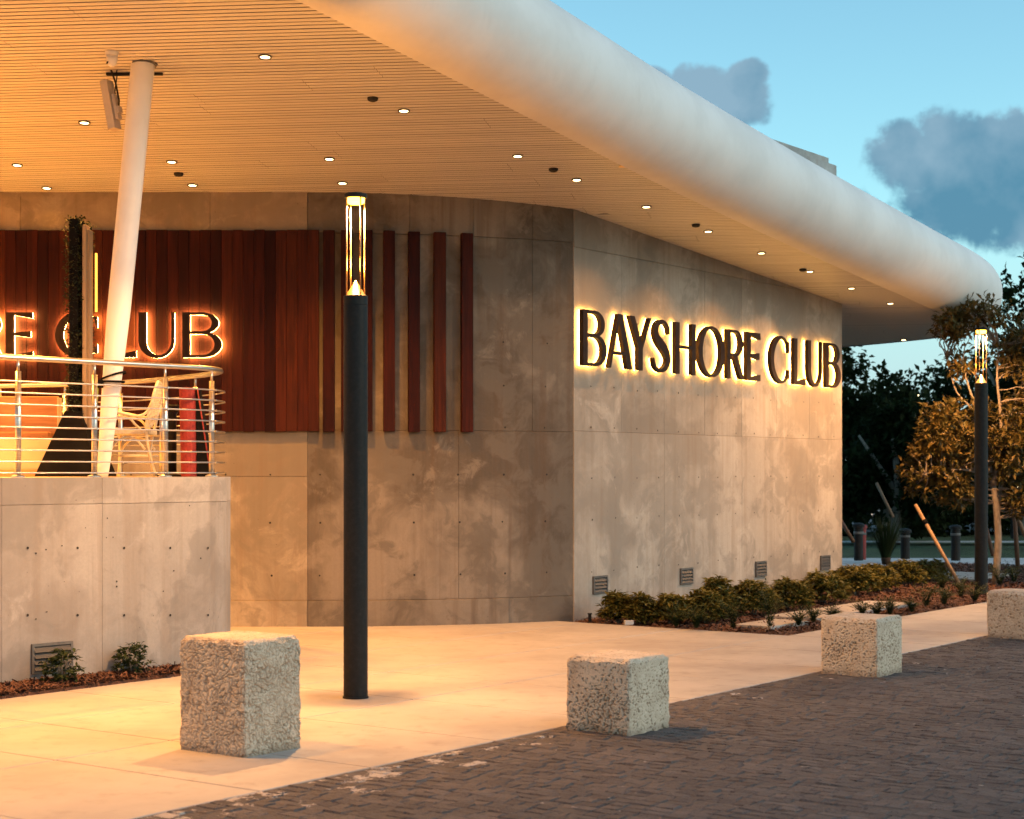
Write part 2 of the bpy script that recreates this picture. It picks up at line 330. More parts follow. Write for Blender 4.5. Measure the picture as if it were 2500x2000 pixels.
def lathe(prof, n=32, caps=True):
    bm = bmesh.new(); rings = []
    for r_, z in prof: rings.append([bm.verts.new((r_ * math.cos(2 * math.pi * k / n), r_ * math.sin(2 * math.pi * k / n), z)) for k in range(n)])
    for a_, b2 in zip(rings, rings[1:]):
        for k in range(n): bm.faces.new((a_[k], a_[(k + 1) % n], b2[(k + 1) % n], b2[k]))
    if caps and prof[0][0] > 1e-4: bm.faces.new(rings[0][::-1])
    if caps and prof[-1][0] > 1e-4: bm.faces.new(rings[-1])
    bmesh.ops.remove_doubles(bm, verts=bm.verts[:], dist=1e-5)
    return bm
def smooth_angle(o, ang=35):
    for p_ in o.data.polygons: p_.use_smooth = True
    bm = bmesh.new(); bm.from_mesh(o.data)
    for e in bm.edges:
        if len(e.link_faces) == 2 and e.calc_face_angle(0) > R(ang): e.smooth = False
    bm.to_mesh(o.data); bm.free(); return o
def prism(poly, z0, z1):
    bm = bmesh.new(); a_ = [bm.verts.new((x, y, z0)) for x, y in poly]; b2 = [bm.verts.new((x, y, z1)) for x, y in poly]
    n = len(poly); bm.faces.new(b2); bm.faces.new(a_[::-1])
    for k in range(n): bm.faces.new((a_[k], a_[(k + 1) % n], b2[(k + 1) % n], b2[k]))
    bmesh.ops.recalc_face_normals(bm, faces=bm.faces[:]); return bm
def catmull(P, k=6):
    P = [Vector(p_) for p_ in P]; out = []
    for i in range(len(P) - 1):
        a_, b2, c_, d = P[max(i - 1, 0)], P[i], P[i + 1], P[min(i + 2, len(P) - 1)]
        for j in range(k):
            t = j / k; out.append(0.5 * ((2 * b2) + (c_ - a_) * t + (2 * a_ - 5 * b2 + 4 * c_ - d) * t * t + (3 * b2 - a_ - 3 * c_ + d) * t ** 3))
    return out + [P[-1]]

# ------------------------------------------------------------------ setting: ground, paving, street
tag(pyd('ground', [(-400, -60, -0.16), (400, -60, -0.16), (400, 900, -0.16), (-400, 900, -0.16)], [(0, 1, 2, 3)], 'grass'), kind='structure')
TJ = [6.49 - 1.2 * k for k in range(9, 0, -1)] + [6.49, 7.38, 8.575, 9.77, 10.97, 12.17, 13.37, 14.58, 15.8]
SJ = [-6.35, -8.0, -9.25, -10.5, -12.1, -13.7, -15.3, -16.9]
pav = tag(empty('pavement'), kind='structure')
bm = prism([ts(-5, -6.37), ts(34, -6.37), ts(34, -7.98), ts(15.78, -7.98), ts(15.78, -17), ts(-5, -17)], -0.15, -0.035)
obj('slab_bed', bm, 'joint_dark', pav)
def slab(t0, t1, s0, s1):
    g = 0.006; w_, h_ = (t1 - t0) / 2 - g, (s0 - s1) / 2 - g
    bm = bmesh.new(); box(bm, -w_, w_, -h_, h_, -0.034, 0); 
    bmesh.ops.bevel(bm, geom=[e for e in bm.edges if e.verts[0].co.z > -0.01 and e.verts[1].co.z > -0.01], offset=0.004, segments=1, affect='EDGES')
    o = obj('slab', bm, 'slab_concrete', pav); x, y = ts((t0 + t1) / 2, (s0 + s1) / 2); o.location = (x, y, random.uniform(-0.0008, 0.0008)); o.rotation_euler = (0, 0, math.atan2(D.y, D.x))
for s0, s1 in zip(SJ, SJ[1:]):
    for t0, t1 in zip(TJ, TJ[1:]): slab(t0, t1, s0, s1)
for k in range(14): slab(15.8 + 1.3 * k, 15.8 + 1.3 * (k + 1), -6.35, -8.0)

# cobbled road surface
road = tag(empty('road'), kind='structure')
obj('bedding', prism([ts(-4, -6.36), ts(30, -6.36), ts(30, 9), ts(-4, 9)], -0.15, -0.0065), 'sand_joint', road)
def paver_geo(rnd, hw, hl, fine=True):
    j = lambda a: rnd.uniform(-a, a)
    lo = [(-hw, -hl), (hw, -hl), (hw, hl), (-hw, hl)]; ins = 0.005
    v = [(x + j(.003), y + j(.003), -0.028) for x, y in lo] + [(x + j(.003), y + j(.003), -0.007) for x, y in lo]
    tl = j(.0035), j(.0035)
    for x, y in lo:
        xx = x - math.copysign(ins + rnd.uniform(0, .004), x); yy = y - math.copysign(ins + rnd.uniform(0, .004), y)
        v.append((xx, yy, 0.0 + tl[0] * x / hw + tl[1] * y / hl + j(.001)))
    f = [(8, 9, 10, 11)]
    for k in range(4):
        k2 = (k + 1) % 4; f += [(k, k2, 4 + k2, 4 + k), (4 + k, 4 + k2, 8 + k2, 8 + k)]
    return v, f
rnd = random.Random(3)
protos = []
for k in range(14):
    v, f = paver_geo(rnd, 0.0465, 0.0625); me = bpy.data.meshes.new('paver'); me.from_pydata(v, [], f); me.materials.append(MATS['paver_stone']); protos.append(me)
ang = math.atan2(D.y, D.x); PV = []
t = -2.0; row = 0
while t < 26:
    smax = 3.0 if t < 14 else 4.5; e = -6.346
    while e < smax:
        ln = rnd.choice((0.085, 0.1, 0.115, 0.13, 0.15)); PV.append((t, e + ln / 2, ln / 2 - 0.0015)); e += ln
    t += 0.096; row += 1
def pscore(a):
    x, y = ts(a[0], a[1])
    if y < 1: return -1
    px = 1250 + F * x / y; py = 1150 + F * CH / y
    if px < 0 or px > 2500 or py > 2000: return -1
    return 1 / y
order = sorted(PV, key=lambda a: -pscore(a))
for i, (t, s, hl) in enumerate(order[:300]):
    o = bpy.data.objects.new('paver', rnd.choice(protos)); x, y = ts(t, s); o.location = (x, y, rnd.gauss(-0.002, 0.0022)); o.scale = (1, hl / 0.0625, 1); o.rotation_euler = (0, 0, ang + rnd.gauss(0, 0.012)); link(o, road)
V, Fc = [], []
for (t, s, hl) in order[300:]:
    v, f = paver_geo(rnd, 0.0465, hl); b0 = len(V); x0, y0 = ts(t, s); z0 = rnd.gauss(-0.002, 0.0022); an = ang + rnd.gauss(0, .012); ca, sa = math.cos(an), math.sin(an)
    V += [(x0 + x * ca - y * sa, y0 + x * sa + y * ca, z0 + z) for x, y, z in v]; Fc += [tuple(b0 + i for i in q_) for q_ in f]
tag(pyd('paver_field', V, Fc, 'paver_stone', road), kind='stuff')

# far street beyond the lawn
tag(pyd('far_sidewalk', [(2, 31.5, -0.1), (60, 31.5, -0.1), (60, 35.0, -0.1), (2, 35.0, -0.1)], [(0, 1, 2, 3)], 'pale_concrete'), kind='structure')
tag(pyd('far_kerb', [(-5, 42.4, -0.08), (90, 41.0, -0.08), (90, 41.9, -0.08), (-5, 43.3, -0.08)], [(0, 1, 2, 3)], 'pale_concrete'), kind='structure')
tag(pyd('street', [(-40, 50, -0.1), (160, 50, -0.1), (160, 66, -0.1), (-40, 66, -0.1)], [(0, 1, 2, 3)], 'asphalt'), kind='structure')

# ------------------------------------------------------------------ building
UX0 = -2.21; YW = 18.5; AR = 5.98; AA = math.asin(2.9 / 5.98); L1 = AR * AA; FL = 6.98
def path(u):
    """point, tangent on the facade line"""
    if u <= 0: return Vector((UX0 + u, YW)), Vector((1, 0))
    if u <= L1:
        a_ = u / AR; return Vector((UX0 + AR * math.sin(a_), YW + AR * (1 - math.cos(a_)))), Vector((math.cos(a_), math.sin(a_)))
    c_ = Vector((UX0 + 2.9, YW + AR * (1 - math.cos(AA)))); u -= L1
    if u <= FL: return c_ + D * u, D.copy()
    return c_ + D * FL - N * (u - FL), -N
def upx(px):
    k = (px - 1250) / F; lo, hi = -14.0, L1 + FL
    for _ in range(60):
        m = (lo + hi) / 2; p_, _t = path(m)
        if p_.x / p_.y < k: lo = m
        else: hi = m
    return (lo + hi) / 2
def panel(name, u0, u1, z0, z1, th, mat, parent, off=0.0, gap=0.0014, P=path, top=None, kinks=()):
    us = [u0 + gap]; step = 0.25; n = max(1, int((u1 - u0) / step))
    us = [u0 + gap + (u1 - u0 - 2 * gap) * i / n for i in range(n + 1)]
    bm = bmesh.new(); cols = []
    for u in us:
        p_, t_ = P(u); nn = Vector((t_.y, -t_.x)); a_ = p_ + nn * off; b2 = p_ - nn * th
        zt = (lambda q_: z1) if top is None else top
        cols.append([bm.verts.new((a_.x, a_.y, z0 + gap)), bm.verts.new((a_.x, a_.y, zt(a_.y) - gap)), bm.verts.new((b2.x, b2.y, zt(b2.y) - gap)), bm.verts.new((b2.x, b2.y, z0 + gap))])
    for a_, b2 in zip(cols, cols[1:]):
        for k in range(4): bm.faces.new((a_[k], b2[k], b2[(k + 1) % 4], a_[(k + 1) % 4]))
    bm.faces.new(cols[0]); bm.faces.new(cols[-1][::-1]); bmesh.ops.recalc_face_normals(bm, faces=bm.faces[:])
    ed = [e for e in bm.edges if len(e.link_faces) == 2 and e.calc_face_angle(0) > R(40)]
    bmesh.ops.bevel(bm, geom=ed, offset=0.002, segments=1, affect='EDGES')
    return obj(name, bm, mat, parent)

bld = empty('club_building', (0, YW, 0), label='board-formed concrete club building with a curved corner under the canopy', cat='building'); bld.location = (0, 0, 0)
ktop = lambda Y: zs(Y) + 0.02
# dark core behind the joints
us = [-12] + [L1 * i / 10 for i in range(11)] + [L1 + FL]
inner = [path(u) for u in us]; pl = []
for p_, t_ in inner: nn = Vector((t_.y, -t_.x)); q_ = p_ - nn * 0.21; pl.append((q_.x, q_.y))
e_ = path(L1 + FL)[0] - N * 8; pl += [(e_.x, e_.y), (-14.2, 32), (-14.2, YW + 0.21)]
obj('core_wall', prism(pl, -0.15, 3.6), 'joint_dark', bld)
jit = lambda: random.uniform(-0.002, 0.002)
flat = [-11.6] + [-9.25, -7.2, -5.15, -3.1, -1.05, 0]
for a_, b2 in zip(flat, flat[1:]):
    panel('concrete_panel', a_, b2, 2.12, 4.27, 0.2, 'flat_concrete', bld, off=jit())
    panel('concrete_panel', a_, b2, 4.27, 5, 0.2, 'flat_concrete', bld, off=0.012 + jit(), top=ktop)
for a_, b2 in zip([-11.6, -9.8, -7.6, -5.4, -3.2, -1.6, 0], [-9.8, -7.6, -5.4, -3.2, -1.6, 0]):
    panel('concrete_panel', a_, b2, 0.28, 1.62, 0.2, 'flat_concrete', bld, off=jit())
    panel('concrete_panel', a_, b2, 1.62, 2.12, 0.2, 'flat_concrete', bld, off=jit())
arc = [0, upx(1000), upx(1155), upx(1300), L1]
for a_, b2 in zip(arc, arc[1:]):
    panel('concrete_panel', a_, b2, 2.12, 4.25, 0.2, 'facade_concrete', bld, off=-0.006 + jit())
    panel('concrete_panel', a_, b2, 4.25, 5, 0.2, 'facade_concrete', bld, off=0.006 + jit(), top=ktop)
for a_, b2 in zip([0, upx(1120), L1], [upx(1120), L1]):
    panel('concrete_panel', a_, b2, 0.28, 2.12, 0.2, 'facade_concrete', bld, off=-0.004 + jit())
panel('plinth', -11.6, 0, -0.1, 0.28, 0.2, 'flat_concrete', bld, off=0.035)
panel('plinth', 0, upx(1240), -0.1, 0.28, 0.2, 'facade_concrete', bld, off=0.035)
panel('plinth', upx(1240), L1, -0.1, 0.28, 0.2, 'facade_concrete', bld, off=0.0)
fs = [L1] + [upx(x) for x in (1516, 1621, 1720, 1810, 1895, 1975)] + [L1 + FL]
for a_, b2 in zip(fs, fs[1:]):
    panel('concrete_panel', a_, b2, 2.13, 4.22 - 0.02, 0.2, 'facet_concrete', bld, off=0.004 + jit())
ff = [L1, upx(1621), upx(1810), L1 + FL]
for a_, b2 in zip(ff, ff[1:]):
    panel('concrete_panel', a_, b2, -0.1, 2.13, 0.2, 'facet_concrete', bld, off=0.008 + jit() * .5, gap=0.0008)
# top strip of the facet, wedge under the sloping soffit
def ktop2(Y): return max(zs(Y) + 0.02, 4.0)
for a_, b2 in zip([L1, upx(1720)], [upx(1720), upx(1985)]):
    panel('concrete_panel', a_, b2, 4.2, 5, 0.2, 'facet_concrete', bld, off=0.012, top=lambda Y: max(zs(Y) + 0.03, 4.215))
panel('return_wall', L1 + FL + 0.004, L1 + FL + 7.5, -0.1, 4.2, 0.2, 'facet_concrete', bld, off=0.0)
# tie holes
bm = bmesh.new()
def hole(u, z, r_=0.011):
    p_, t_ = path(u); nn = Vector((t_.y, -t_.x)); c_ = Vector((*(p_ + nn * 0.0165), z)); tx = Vector((*t_, 0))
    cen = bm.verts.new(c_ - Vector((*nn, 0)) * 0.002); ring = [bm.verts.new(c_ + tx * r_ * math.cos(a_ * math.pi / 4) + Vector((0, 0, r_ * math.sin(a_ * math.pi / 4)))) for a_ in range(8)]
    for k in range(8): bm.faces.new((cen, ring[k], ring[(k + 1) % 8]))
for z in (0.53, 1.13, 1.6, 2.17, 2.64, 3.42):
    u = L1 + 0.35
    while u < L1 + FL - 0.1: hole(u + random.uniform(-.02, .02), z + random.uniform(-.01, .01), random.uniform(.008, .012)); u += 0.487
for z in (0.55, 1.12, 1.64, 2.16, 2.62, 3.1):
    u = -6
    while u < L1:
        if not (z > 2.12 and u < upx(1160)): hole(u + random.uniform(-.02, .02), z, random.uniform(.009, .013))
        u += 0.51
tag(obj('tie_holes', bm, 'vent_dark', bld), kind='stuff')
# wall planks: continuous cladding, then spaced battens round the curve
def plank(u0, u1, y0, y1, par):
    p_, t_ = path((u0 + u1) / 2); w_ = (u1 - u0) / 2
    bm = bbox(-w_, w_, -y1, -y0, 0, 2.17, 0.004); o = obj('plank', bm, 'red_wood', par)
    o.location = (p_.x, p_.y, 2.105 + random.uniform(-.004, .004)); o.rotation_euler = (0, 0, math.atan2(t_.y, t_.x)); return o
clad = empty('wood_cladding', (-5, YW, 2.1), label='dark red vertical wood plank cladding on the concrete facade behind the terrace', cat='cladding'); clad.location = (0, 0, 0)
u = upx(780)
while u > -9.5:
    plank(u - 0.1158, u - 0.0005, 0.016, 0.062 + random.choice((0, 0.001, 0.002)), clad); u -= 0.1165
for px0, px1 in ((790, 818), (833, 861), (882, 909), (935, 963), (995, 1023), (1057, 1085.5), (1123, 1150.5)):
    plank(upx(px0), upx(px1), 0.014, 0.085, clad)

# ------------------------------------------------------------------ canopy roof
front = [(-6.3, 5.2), (-4.6, 7.9), (-3.0, 10.52), (-1.586, 12.82), (0.19, 15.79), (1.52, 18.04), (3.295, 20.84), (5.05, 23.5), (6.15, 25.15), (6.75, 26.05), (7.12, 26.75), (7.17, 27.25), (6.95, 27.7), (6.4, 28.15), (5.5, 28.72), (3.0, 30.2), (0, 31.9), (-5, 34.2)]
outl = [v.to_2d() for v in catmull([(x, y, 0) for x, y in front], 4)]
near = [Vector((-9.0, 3.6)), Vector((-7.4, 4.1))]
near = [v.to_2d() for v in catmull([(-14, 3.2, 0), (-10, 3.3, 0), (-7.8, 3.9, 0), (-6.3, 5.2, 0)], 5)][:-1]
EDGE = near + outl; BACK = [Vector((-14, 36))]
can = empty('canopy_roof', (0, 0, 0), label='white canopy roof with thick rounded edge and slatted soffit', cat='roof')
bm = bmesh.new(); RB = 0.545; prof = [(math.sin(a_) * RB * 0.98, RB - RB * math.cos(a_)) for a_ in [math.pi * i / 20 for i in range(21)]]
rings = []
for i, p_ in enumerate(EDGE):
    d_ = (EDGE[min(i + 1, len(EDGE) - 1)] - EDGE[max(i - 1, 0)]).normalized(); nn = Vector((d_.y, -d_.x))
    rings.append([bm.verts.new((p_.x + nn.x * (a_ - 0.01), p_.y + nn.y * (a_ - 0.01), zs(p_.y) + b2 - 0.012)) for a_, b2 in prof])
for a_, b2 in zip(rings, rings[1:]):
    for k in range(len(prof) - 1): bm.faces.new((a_[k], b2[k], b2[k + 1], a_[k + 1]))
obj('rounded_edge', bm, 'white_stucco', can, smooth=True)
bm = bmesh.new(); bm.faces.new([bm.verts.new((p_.x, p_.y, zs(p_.y) + 2 * RB - 0.015)) for p_ in EDGE + BACK]); obj('roof_top', bm, 'white_stucco', can)
bm = bmesh.new(); bm.faces.new([bm.verts.new((p_.x, p_.y, zs(p_.y) + 0.055)) for p_ in EDGE + BACK]); obj('soffit_board', bm, 'soffit_void', can)
slope = -math.atan(SB); segs = []; SKEW = R(-4.6)
E1 = Vector((math.cos(SKEW), math.sin(SKEW), -SB * math.sin(SKEW))).normalized(); EN = Vector((0, SB, 1)).normalized(); E2 = EN.cross(E1)
LD = Vector((math.cos(SKEW), math.sin(SKEW)))
def smax(c):
    best = None; o_ = Vector((-2.0, c))
    for a_, b2 in zip(EDGE, EDGE[1:]):
        e_ = b2 - a_; den = LD.x * e_.y - LD.y * e_.x
        if abs(den) < 1e-9: continue
        w_ = a_ - o_; t_ = (w_.x * e_.y - w_.y * e_.x) / den; k_ = (w_.x * LD.y - w_.y * LD.x) / den
        if -1e-6 <= k_ <= 1 + 1e-6 and (best is None or t_ > best): best = t_
    return best
rs = random.Random(11); PITCH = 0.0775; joff = 0; row = 0; c_ = 3.9
while c_ < 33.5:
    s1 = smax(c_)
    if s1 is not None and s1 > -11.5:
        s1 -= 0.004; joff = (joff + 0.017) if row % 4 else rs.uniform(0, 3.6)
        cut = [-11.9]; x = -11.9 + 0.3 + joff % 3.6
        while x < s1 - 0.4: cut.append(x); x += 3.6
        cut.append(s1)
        for a_, b2 in zip(cut, cut[1:]): segs.append((c_, a_, b2))
    c_ += PITCH; row += 1
def vis(sg):
    c_, a_, b2 = sg; Ya, Yb_ = c_ + a_ * LD.y, c_ + b2 * LD.y; Ym = (Ya + Yb_) / 2
    if Ym < 2: return 0
    if 1150 - F * (zs(Ym) - CH) / Ym < -5: return 0
    l_, r_ = max(0, 1250 + F * (-2 + a_ * LD.x) / Ym), min(2500, 1250 + F * (-2 + b2 * LD.x) / Ym)
    if Ym > YW and r_ < 1250: return 0
    return max(0, r_ - l_) / Ym
segs.sort(key=lambda s_: -vis(s_))
def smat(c_, a_, b2):
    m_ = (a_ + b2) / 2; o_ = Vector((-2.0, c_)) + LD * m_; L_ = b2 - a_ - 0.004
    M_ = Matrix((E1 * L_, E2, EN)).transposed().to_4x4(); M_.translation = (o_.x, o_.y, zs(o_.y)); return M_
bm = bmesh.new(); box(bm, -0.5, 0.5, -0.030, 0.030, 0, 0.0025)
sm = bpy.data.meshes.new('slat'); bm.to_mesh(sm); bm.free(); sm.materials.append(MATS['soffit_slat'])
for sg in segs[:300]:
    o = bpy.data.objects.new('slat', sm); link(o, can); o.matrix_world = Matrix.Translation((0, 0, rs.uniform(-.0008, .0008))) @ smat(*sg)
bm = bmesh.new()
for sg in segs[300:]: box(bm, -0.5, 0.5, -0.030, 0.030, 0, 0.0025, smat(*sg))
tag(obj('slat_field', bm, 'soffit_slat', can), kind='stuff')
# concrete upstand on the roof
c0 = Vector((4.62, 24.1)); pl = [c0, c0 - D * 6, c0 - D * 6 - N * 4, c0 - N * 4]
bm = prism([(v.x, v.y) for v in pl], 4.6, 6.08)
bmesh.ops.bevel(bm, geom=[e for e in bm.edges], offset=0.12, segments=4, affect='EDGES')
tag(smooth_angle(obj('roof_upstand', bm, 'roof_concrete')), 'grey concrete box rising above the far end of the white roof', 'parapet')

# ------------------------------------------------------------------ downlights and small soffit devices
def aim_down(o, v=(0, 0, -1)): o.rotation_euler = Vector(v).to_track_quat('-Z', 'Y').to_euler()
dl_trim = lathe([(0.040, 0.0), (0.053, -0.004), (0.056, 0.0), (0.055, 0.012), (0.042, 0.012), (0.040, 0.0)], 24, False); dtm = bpy.data.meshes.new('trim_ring'); dl_trim.to_mesh(dtm); dl_trim.free(); dtm.materials.append(MATS['vent_metal'])
bm = lathe([(0.0001, 0.003), (0.042, 0.003)], 20, False); dlm = bpy.data.meshes.new('lens'); bm.to_mesh(dlm); bm.free(); dlm.materials.append(MATS['downlight_glow'])
def downlight(P_, label, watt=22, spot=True):
    r_ = empty('downlight', (P_.x, P_.y, P_.z - 0.012), label=label, cat='downlight', group='recessed downlights in the soffit'); r_.rotation_euler = (slope, 0, 0)
    link(bpy.data.objects.new('trim_ring', dtm), r_); link(bpy.data.objects.new('lens', dlm), r_)
    if spot:
        L = bpy.data.lights.new('downlight_beam', 'SPOT'); L.energy = watt; L.color = AMBER; L.spot_size = R(115); L.spot_blend = 0.8; L.shadow_soft_size = 0.045
        o = link(bpy.data.objects.new('downlight_beam', L), r_); o.location = (0, 0, -0.012)
DL = [(647, 137, 'upper downlight right of the white column, alone among the slats', 30), (986, 269, 'downlight above and right of the lit post lamp, beside a dark sensor', 30),
      (206, 298, 'downlight left of the white column just under the hanging panel heater', 520), (42, 402, 'downlight nearest the left edge of the picture', 260), (114, 458, 'lower of the two downlights at the far left, close to the wall', 6),
      (419, 394, 'first downlight right of the white column in the middle row', 90), (470, 451, 'downlight right of the white column close above the concrete band', 6),
      (804, 387, 'upper of the two downlights directly above the near post lamp', 620), (836, 446, 'lower of the two downlights directly above the near post lamp', 8),
      (1264, 380, 'downlight left of the small yellow plate in the soffit', 36), (1408, 438, 'downlight below the small yellow plate, above the wall corner', 100),
      (1578, 504, 'downlight over the first letters of the wall sign, left of a dark sensor', 100), (1729, 564, 'downlight over the middle letters of the wall sign, right of a dark sensor', 100),
      (1859, 617, 'downlight over the space between the two words of the wall sign', 100), (1977, 662, 'downlight over the last word of the wall sign, right of a dark sensor', 100),
      (2079, 703, 'downlight over the far end of the signed wall', 100), (2174, 740, 'downlight beyond the far end of the signed wall', 26), (2206, 829, 'tiny farthest downlight near the end edge of the soffit', 14)]
for px, py, lb, w_ in DL: downlight(sof(px, py), lb, w_)
for k, (x, y) in enumerate(((-5.9, 16.9), (-6.4, 15.3), (-5.6, 13.8), (-7.2, 17.6), (-7.6, 14.2), (-5.5, 11.6), (-3.9, 10.2))):
    downlight(Vector((x, y, zs(y))), 'downlight over the terrace outside the left edge of the view', 850)
def sensor(px, py, lb):
    P_ = sof(px, py); o = obj('sensor', lathe([(0.0001, -0.03), (0.03, -0.03), (0.045, -0.022), (0.05, 0.0), (0.0001, 0.0)], 16), 'vent_dark'); o.location = P_ - Vector((0, 0, 0.001)); o.rotation_euler = (slope, 0, 0)
    tag(o, lb, 'sensor', 'dark round sensors in the soffit')
sensor(910, 239, 'dark round sensor left of the downlight high above the post lamp'); sensor(436, 423, 'dark round sensor between the two downlights right of the white column')
sensor(1351, 412, 'dark round sensor left of the downlight above the wall corner'); sensor(1699, 548, 'dark round sensor beside the downlight over the middle of the wall sign')
sensor(1960, 657, 'dark round sensor beside the downlight over the last word of the sign')
P_ = sof(1524, 406); o = obj('soffit_plate', bbox(-0.055, 0.055, -0.03, 0.03, -0.006, 0.004, 0.002), 'brass'); o.location = P_; o.rotation_euler = (slope, 0, 0); tag(o, 'small yellow plate fixed in the soffit near the white roof edge', 'plate')

# ------------------------------------------------------------------ terrace
TW = [(-8.4, 8.3), (-6.2, 10.7), (-3.94, 13.17), (-2.815, 14.40), (-2.60, 14.66), (-2.49, 14.98), (-2.56, 15.42), (-2.95, 16.1), (-3.9, 17.25), (-5.3, 17.95), (-7.5, 18.3), (-9.5, 18.35)]
TWp = [v.to_2d() for v in catmull([(x, y, 0) for x, y in TW], 8)]
class Poly:
    def __init__(s_, P_):
        s_.P = P_; s_.S = [0]
        for a_, b2 in zip(P_, P_[1:]): s_.S.append(s_.S[-1] + (b2 - a_).length)
        s_.L = s_.S[-1]
    def __call__(s_, u):
        u = min(max(u, 0), s_.L - 1e-4); i = 0
        while s_.S[i + 1] <= u: i += 1
        a_, b2 = s_.P[i], s_.P[i + 1]; d_ = (b2 - a_).normalized()
        return a_ + d_ * (u - s_.S[i]), d_
    def upx(s_, px, lo, hi):
        k = (px - 1250) / F; best = None
        for i in range(801):
            u = lo + (hi - lo) * i / 800; p_, _d = s_(u); e = abs(p_.x / p_.y - k)
            if best is None or e < best[0]: best = (e, u)
        return best[1]
def offset(P_, o_):
    out = []
    for i, p_ in enumerate(P_):
        d_ = (P_[min(i + 1, len(P_) - 1)] - P_[max(i - 1, 0)]).normalized(); out.append(p_ + Vector((d_.y, -d_.x)) * o_)
    return out
TP = Poly(TWp); ucorner = min(range(len(TWp)), key=lambda i: -TWp[i].x / TWp[i].y * -1 if False else -(TWp[i].x / TWp[i].y)); UC = TP.S[ucorner]
TZ = 1.63
ter = empty('terrace', (0, 0, 0), label='raised concrete terrace with a rounded end wall, left of the walkway', cat='terrace')
inn = offset(TWp, -0.16)
obj('terrace_floor', prism([(v.x, v.y) for v in inn] + [(-9.6, 18.2), (-9.6, 8.4)], 0.0, TZ - 0.012), 'terrace_floor', ter)
cuts = [0.05, TP.upx(5, 2, UC) - 2.2, TP.upx(5, 2, UC), TP.upx(250, 2, UC), UC + 0.25, UC + 1.5, UC + 3.2, TP.L - 0.05]
for a_, b2 in zip(cuts, cuts[1:]):
    panel('wall_panel', a_, b2, -0.1, 1.415, 0.16, 'terrace_concrete', ter, off=jit(), P=TP, gap=0.0013)
    panel('wall_panel', a_, b2, 1.415, TZ, 0.16, 'terrace_concrete', ter, off=jit(), P=TP, gap=0.0013)
bm = bmesh.new(); P0 = path
path_save = path
def hole2(u, z, r_):
    p_, t_ = TP(u); nn = Vector((t_.y, -t_.x)); c_ = Vector((*(p_ + nn * 0.0045), z)); tx = Vector((*t_, 0))
    cen = bm.verts.new(c_ - Vector((*nn, 0)) * 0.002); ring = [bm.verts.new(c_ + tx * r_ * math.cos(a_ * math.pi / 4) + Vector((0, 0, r_ * math.sin(a_ * math.pi / 4)))) for a_ in range(8)]
    for k in range(8): bm.faces.new((cen, ring[k], ring[(k + 1) % 8]))
for px in (67, 190, 303, 415, 507):
    u = TP.upx(px, 2, UC)
    for py in (1338, 1502): 
        Y = TP(u)[0].y; hole2(u, CH - (py - 1150) / F * Y, 0.011)
for _ in range(16): hole2(TP.upx(random.uniform(60, 540), 2, UC), random.uniform(0.5, 1.4), random.uniform(.004, .008))
tag(obj('tie_holes', bm, 'vent_dark', ter), kind='stuff')

# railing
RP = Poly(offset(TWp, -0.085)); RUC = UC
rail = empty('terrace_railing', (0, 0, TZ), label='stainless steel railing with nine thin rods round the terrace edge', cat='railing'); rail.location = (0, 0, 0)
def rl(u0, u1, z, n=120, o_=0.0):
    out = []
    for i in range(n + 1):
        p_, d_ = RP(u0 + (u1 - u0) * i / n); p_ = p_ + Vector((d_.y, -d_.x)) * o_; out.append((p_.x, p_.y, z))
    return out
RE = RP.L - 0.2
obj('handrail', tb(rl(0.1, RE, TZ + 0.935), 0.0235, 12), 'steel', rail, True)
for k in range(9): obj('rod', tb(rl(0.1, RE, TZ + 0.034 + 0.0895 * k, 120, 0.036), 0.0065, 6), 'steel', rail, True)
bm = bmesh.new(); tube(bm, [(0, 0, 0.004), (0, 0, 0.83)], 0.0235, 14); tube(bm, [(0, 0, 0.83), (0, 0, 0.92)], 0.011, 10); pm = bpy.data.meshes.new('post'); bm.to_mesh(pm); bm.free(); pm.materials.append(MATS['steel'])
for p_ in pm.polygons: p_.use_smooth = len(p_.vertices) == 4
bm = lathe([(0.055, 0), (0.055, 0.01), (0.04, 0.018), (0.026, 0.022), (0.0245, 0.022)], 18); bpm = bpy.data.meshes.new('flange'); bm.to_mesh(bpm); bm.free(); bpm.materials.append(MATS['steel'])
bm = bmesh.new(); tube(bm, [(0, 0.02, 0), (0, -0.048, 0)], 0.009, 8); clm = bpy.data.meshes.new('clamp'); bm.to_mesh(clm); bm.free(); clm.materials.append(MATS['steel'])
ups = [RP.upx(x, 1.0, RUC) for x in (45, 232, 403, 517)]
ups = [ups[0] - 1.6, ups[0] - 0.82] + ups + [RUC + 0.75, RUC + 1.5, RUC + 2.3, RUC + 3.1, RUC + 3.9]
for u in ups:
    p_, d_ = RP(u); po = link(bpy.data.objects.new('post', pm), rail); po.location = (p_.x, p_.y, TZ); po.rotation_euler = (0, 0, math.atan2(d_.y, d_.x))
    link(bpy.data.objects.new('flange', bpm), po)
    for k in range(9):
        c_ = link(bpy.data.objects.new('clamp', clm), po); c_.location = (0, 0, 0.034 + 0.0895 * k)

